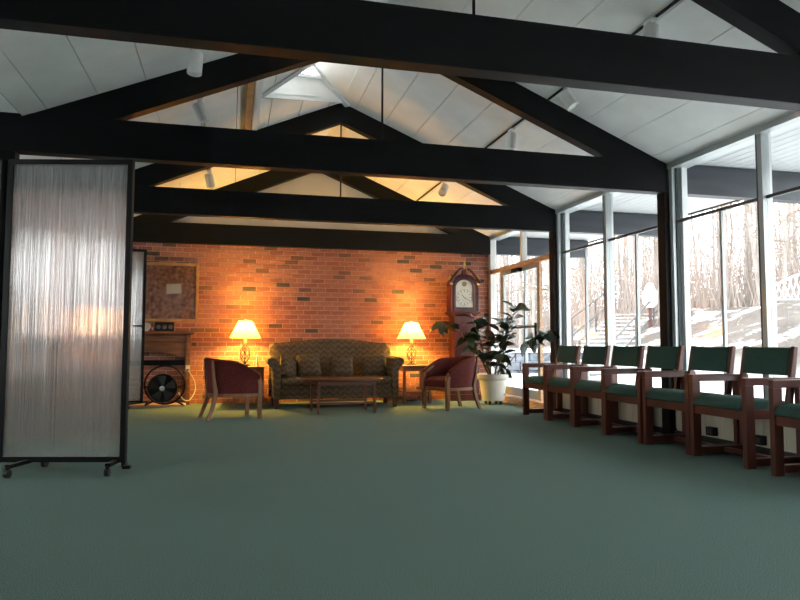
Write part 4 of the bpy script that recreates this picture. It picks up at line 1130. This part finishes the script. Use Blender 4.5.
# signboard on a post
gx_, gy_ = 10.8, 15.7
sg = thing('signboard', 'white shield-shaped signboard with a pointed top on a red-brown post', 'sign', (gx_, gy_, gz(gx_, gy_) + 0.06), R(-32)); sg.scale = (0.86, 0.86, 0.86)
MB().box(-0.05, 0.05, -0.05, 0.05, -0.1, 0.62).build('post', 'sign_post', sg)
sh = [(-0.10, 0, .52), (.10, 0, .52), (.21, 0, .64), (.23, 0, .98), (.17, 0, 1.05), (.13, 0, 1.18), (.06, 0, 1.28), (-.06, 0, 1.28), (-.13, 0, 1.18), (-.17, 0, 1.05), (-.23, 0, .98), (-.21, 0, .64)]
MB().prism([(p[0], -0.08, p[2]) for p in sh], (0, 0.03, 0)).build('board', 'iron_white', sg)
for zz, wv in ((0.95, .15), (0.86, .13), (0.77, .14), (0.69, .10)): MB().box(-wv, wv, -0.084, -0.08, zz - .012, zz + .012).build('text_band', 'sign_grey', sg)

# outdoor steps with handrails
P0, P1 = Vector((7.3, 13.3, 0)), Vector((12.2, 18.2, 0)); dd = (P1 - P0); LL = dd.length; dd.normalize(); nn = Vector((-dd.y, dd.x, 0))
stp = thing('outdoor_steps', 'snowy stone steps climbing the bank outside with two grey handrails', 'steps', (P0.x, P0.y, gz(P0.x, P0.y)))
NS = 15
zA, zB = gz(P0.x, P0.y) + 0.02, gz(P1.x, P1.y) + 0.1
def zst(u): return zA + (zB - zA) * u - gz(P0.x, P0.y)
for k in range(NS):
    a = dd * (LL * k / NS); b = dd * (LL * (k + 1) / NS + 0.02); z = zst((k + 1) / NS)
    q = [a - nn * .8, b - nn * .8, b + nn * .8, a + nn * .8]
    st_ = MB().hexa([(p.x, p.y, z - 0.6) for p in q], [(p.x, p.y, z) for p in q]).build('step', 'step_stone', stp)
    MB().hexa([(p.x * 1.0, p.y, z) for p in q], [(p.x, p.y, z + 0.03) for p in q]).build('snow_cover', 'snow_white', stp)
for s in (-1, 1):
    for hz in (0.95, 0.5):
        MB().tube([nn * .78 * s + Vector((0, 0, zst(0) + hz)), nn * .78 * s + dd * LL + Vector((0, 0, zst(1) + hz))], 0.026, 8).build('handrail', 'rail_grey', stp)
    for k in range(4):
        u = k / 3; p = nn * .78 * s + dd * LL * u
        MB().tube([p + Vector((0, 0, zst(u) - 0.2)), p + Vector((0, 0, zst(u) + 0.95))], 0.026, 8).build('baluster', 'rail_grey', stp)

# low slate wall beyond the glass door
sw = thing('stone_wall', 'low blue-grey stone wall capped with snow beyond the glass door', 'wall', (5.2, 14.6, -0.14))
r7 = random.Random(4)
for rrow in range(4):
    x = 0.0 - (rrow % 2) * 0.2
    while x < 4.6:
        w_ = r7.uniform(0.35, 0.6)
        MB().box(x, x + w_ - 0.02, r7.uniform(-.03, .02), 0.4, rrow * 0.21, rrow * 0.21 + 0.195).build('stone', 'slate', sw, bevel=0.02)
        x += w_
MB().box(-0.2, 5.0, -0.05, 0.45, 0.835, 0.93).build('snow_cap', 'snow_white', sw, bevel=0.03)
rings = []
for k in range(15):
    u = k / 14; e = math.sin(PI * u) ** 0.5
    rings.append([(-0.6 + 5.8 * u, -1.6 * e - .08, 0.0), (-0.6 + 5.8 * u, -0.9 * e - .07, 0.26 * e), (-0.6 + 5.8 * u, -0.065 - 0.3 * e, (0.38 + 0.05 * math.sin(k * 2.1)) * e), (-0.6 + 5.8 * u, -0.06, 0.36 * e), (-0.6 + 5.8 * u, -0.06, 0.0)])
tag(MB().loft(rings).build('snow_bank', 'snow_white', None, (5.2, 14.6, -0.14), smooth=60), 'low white snow bank heaped along the blue-grey stone wall', 'snow')
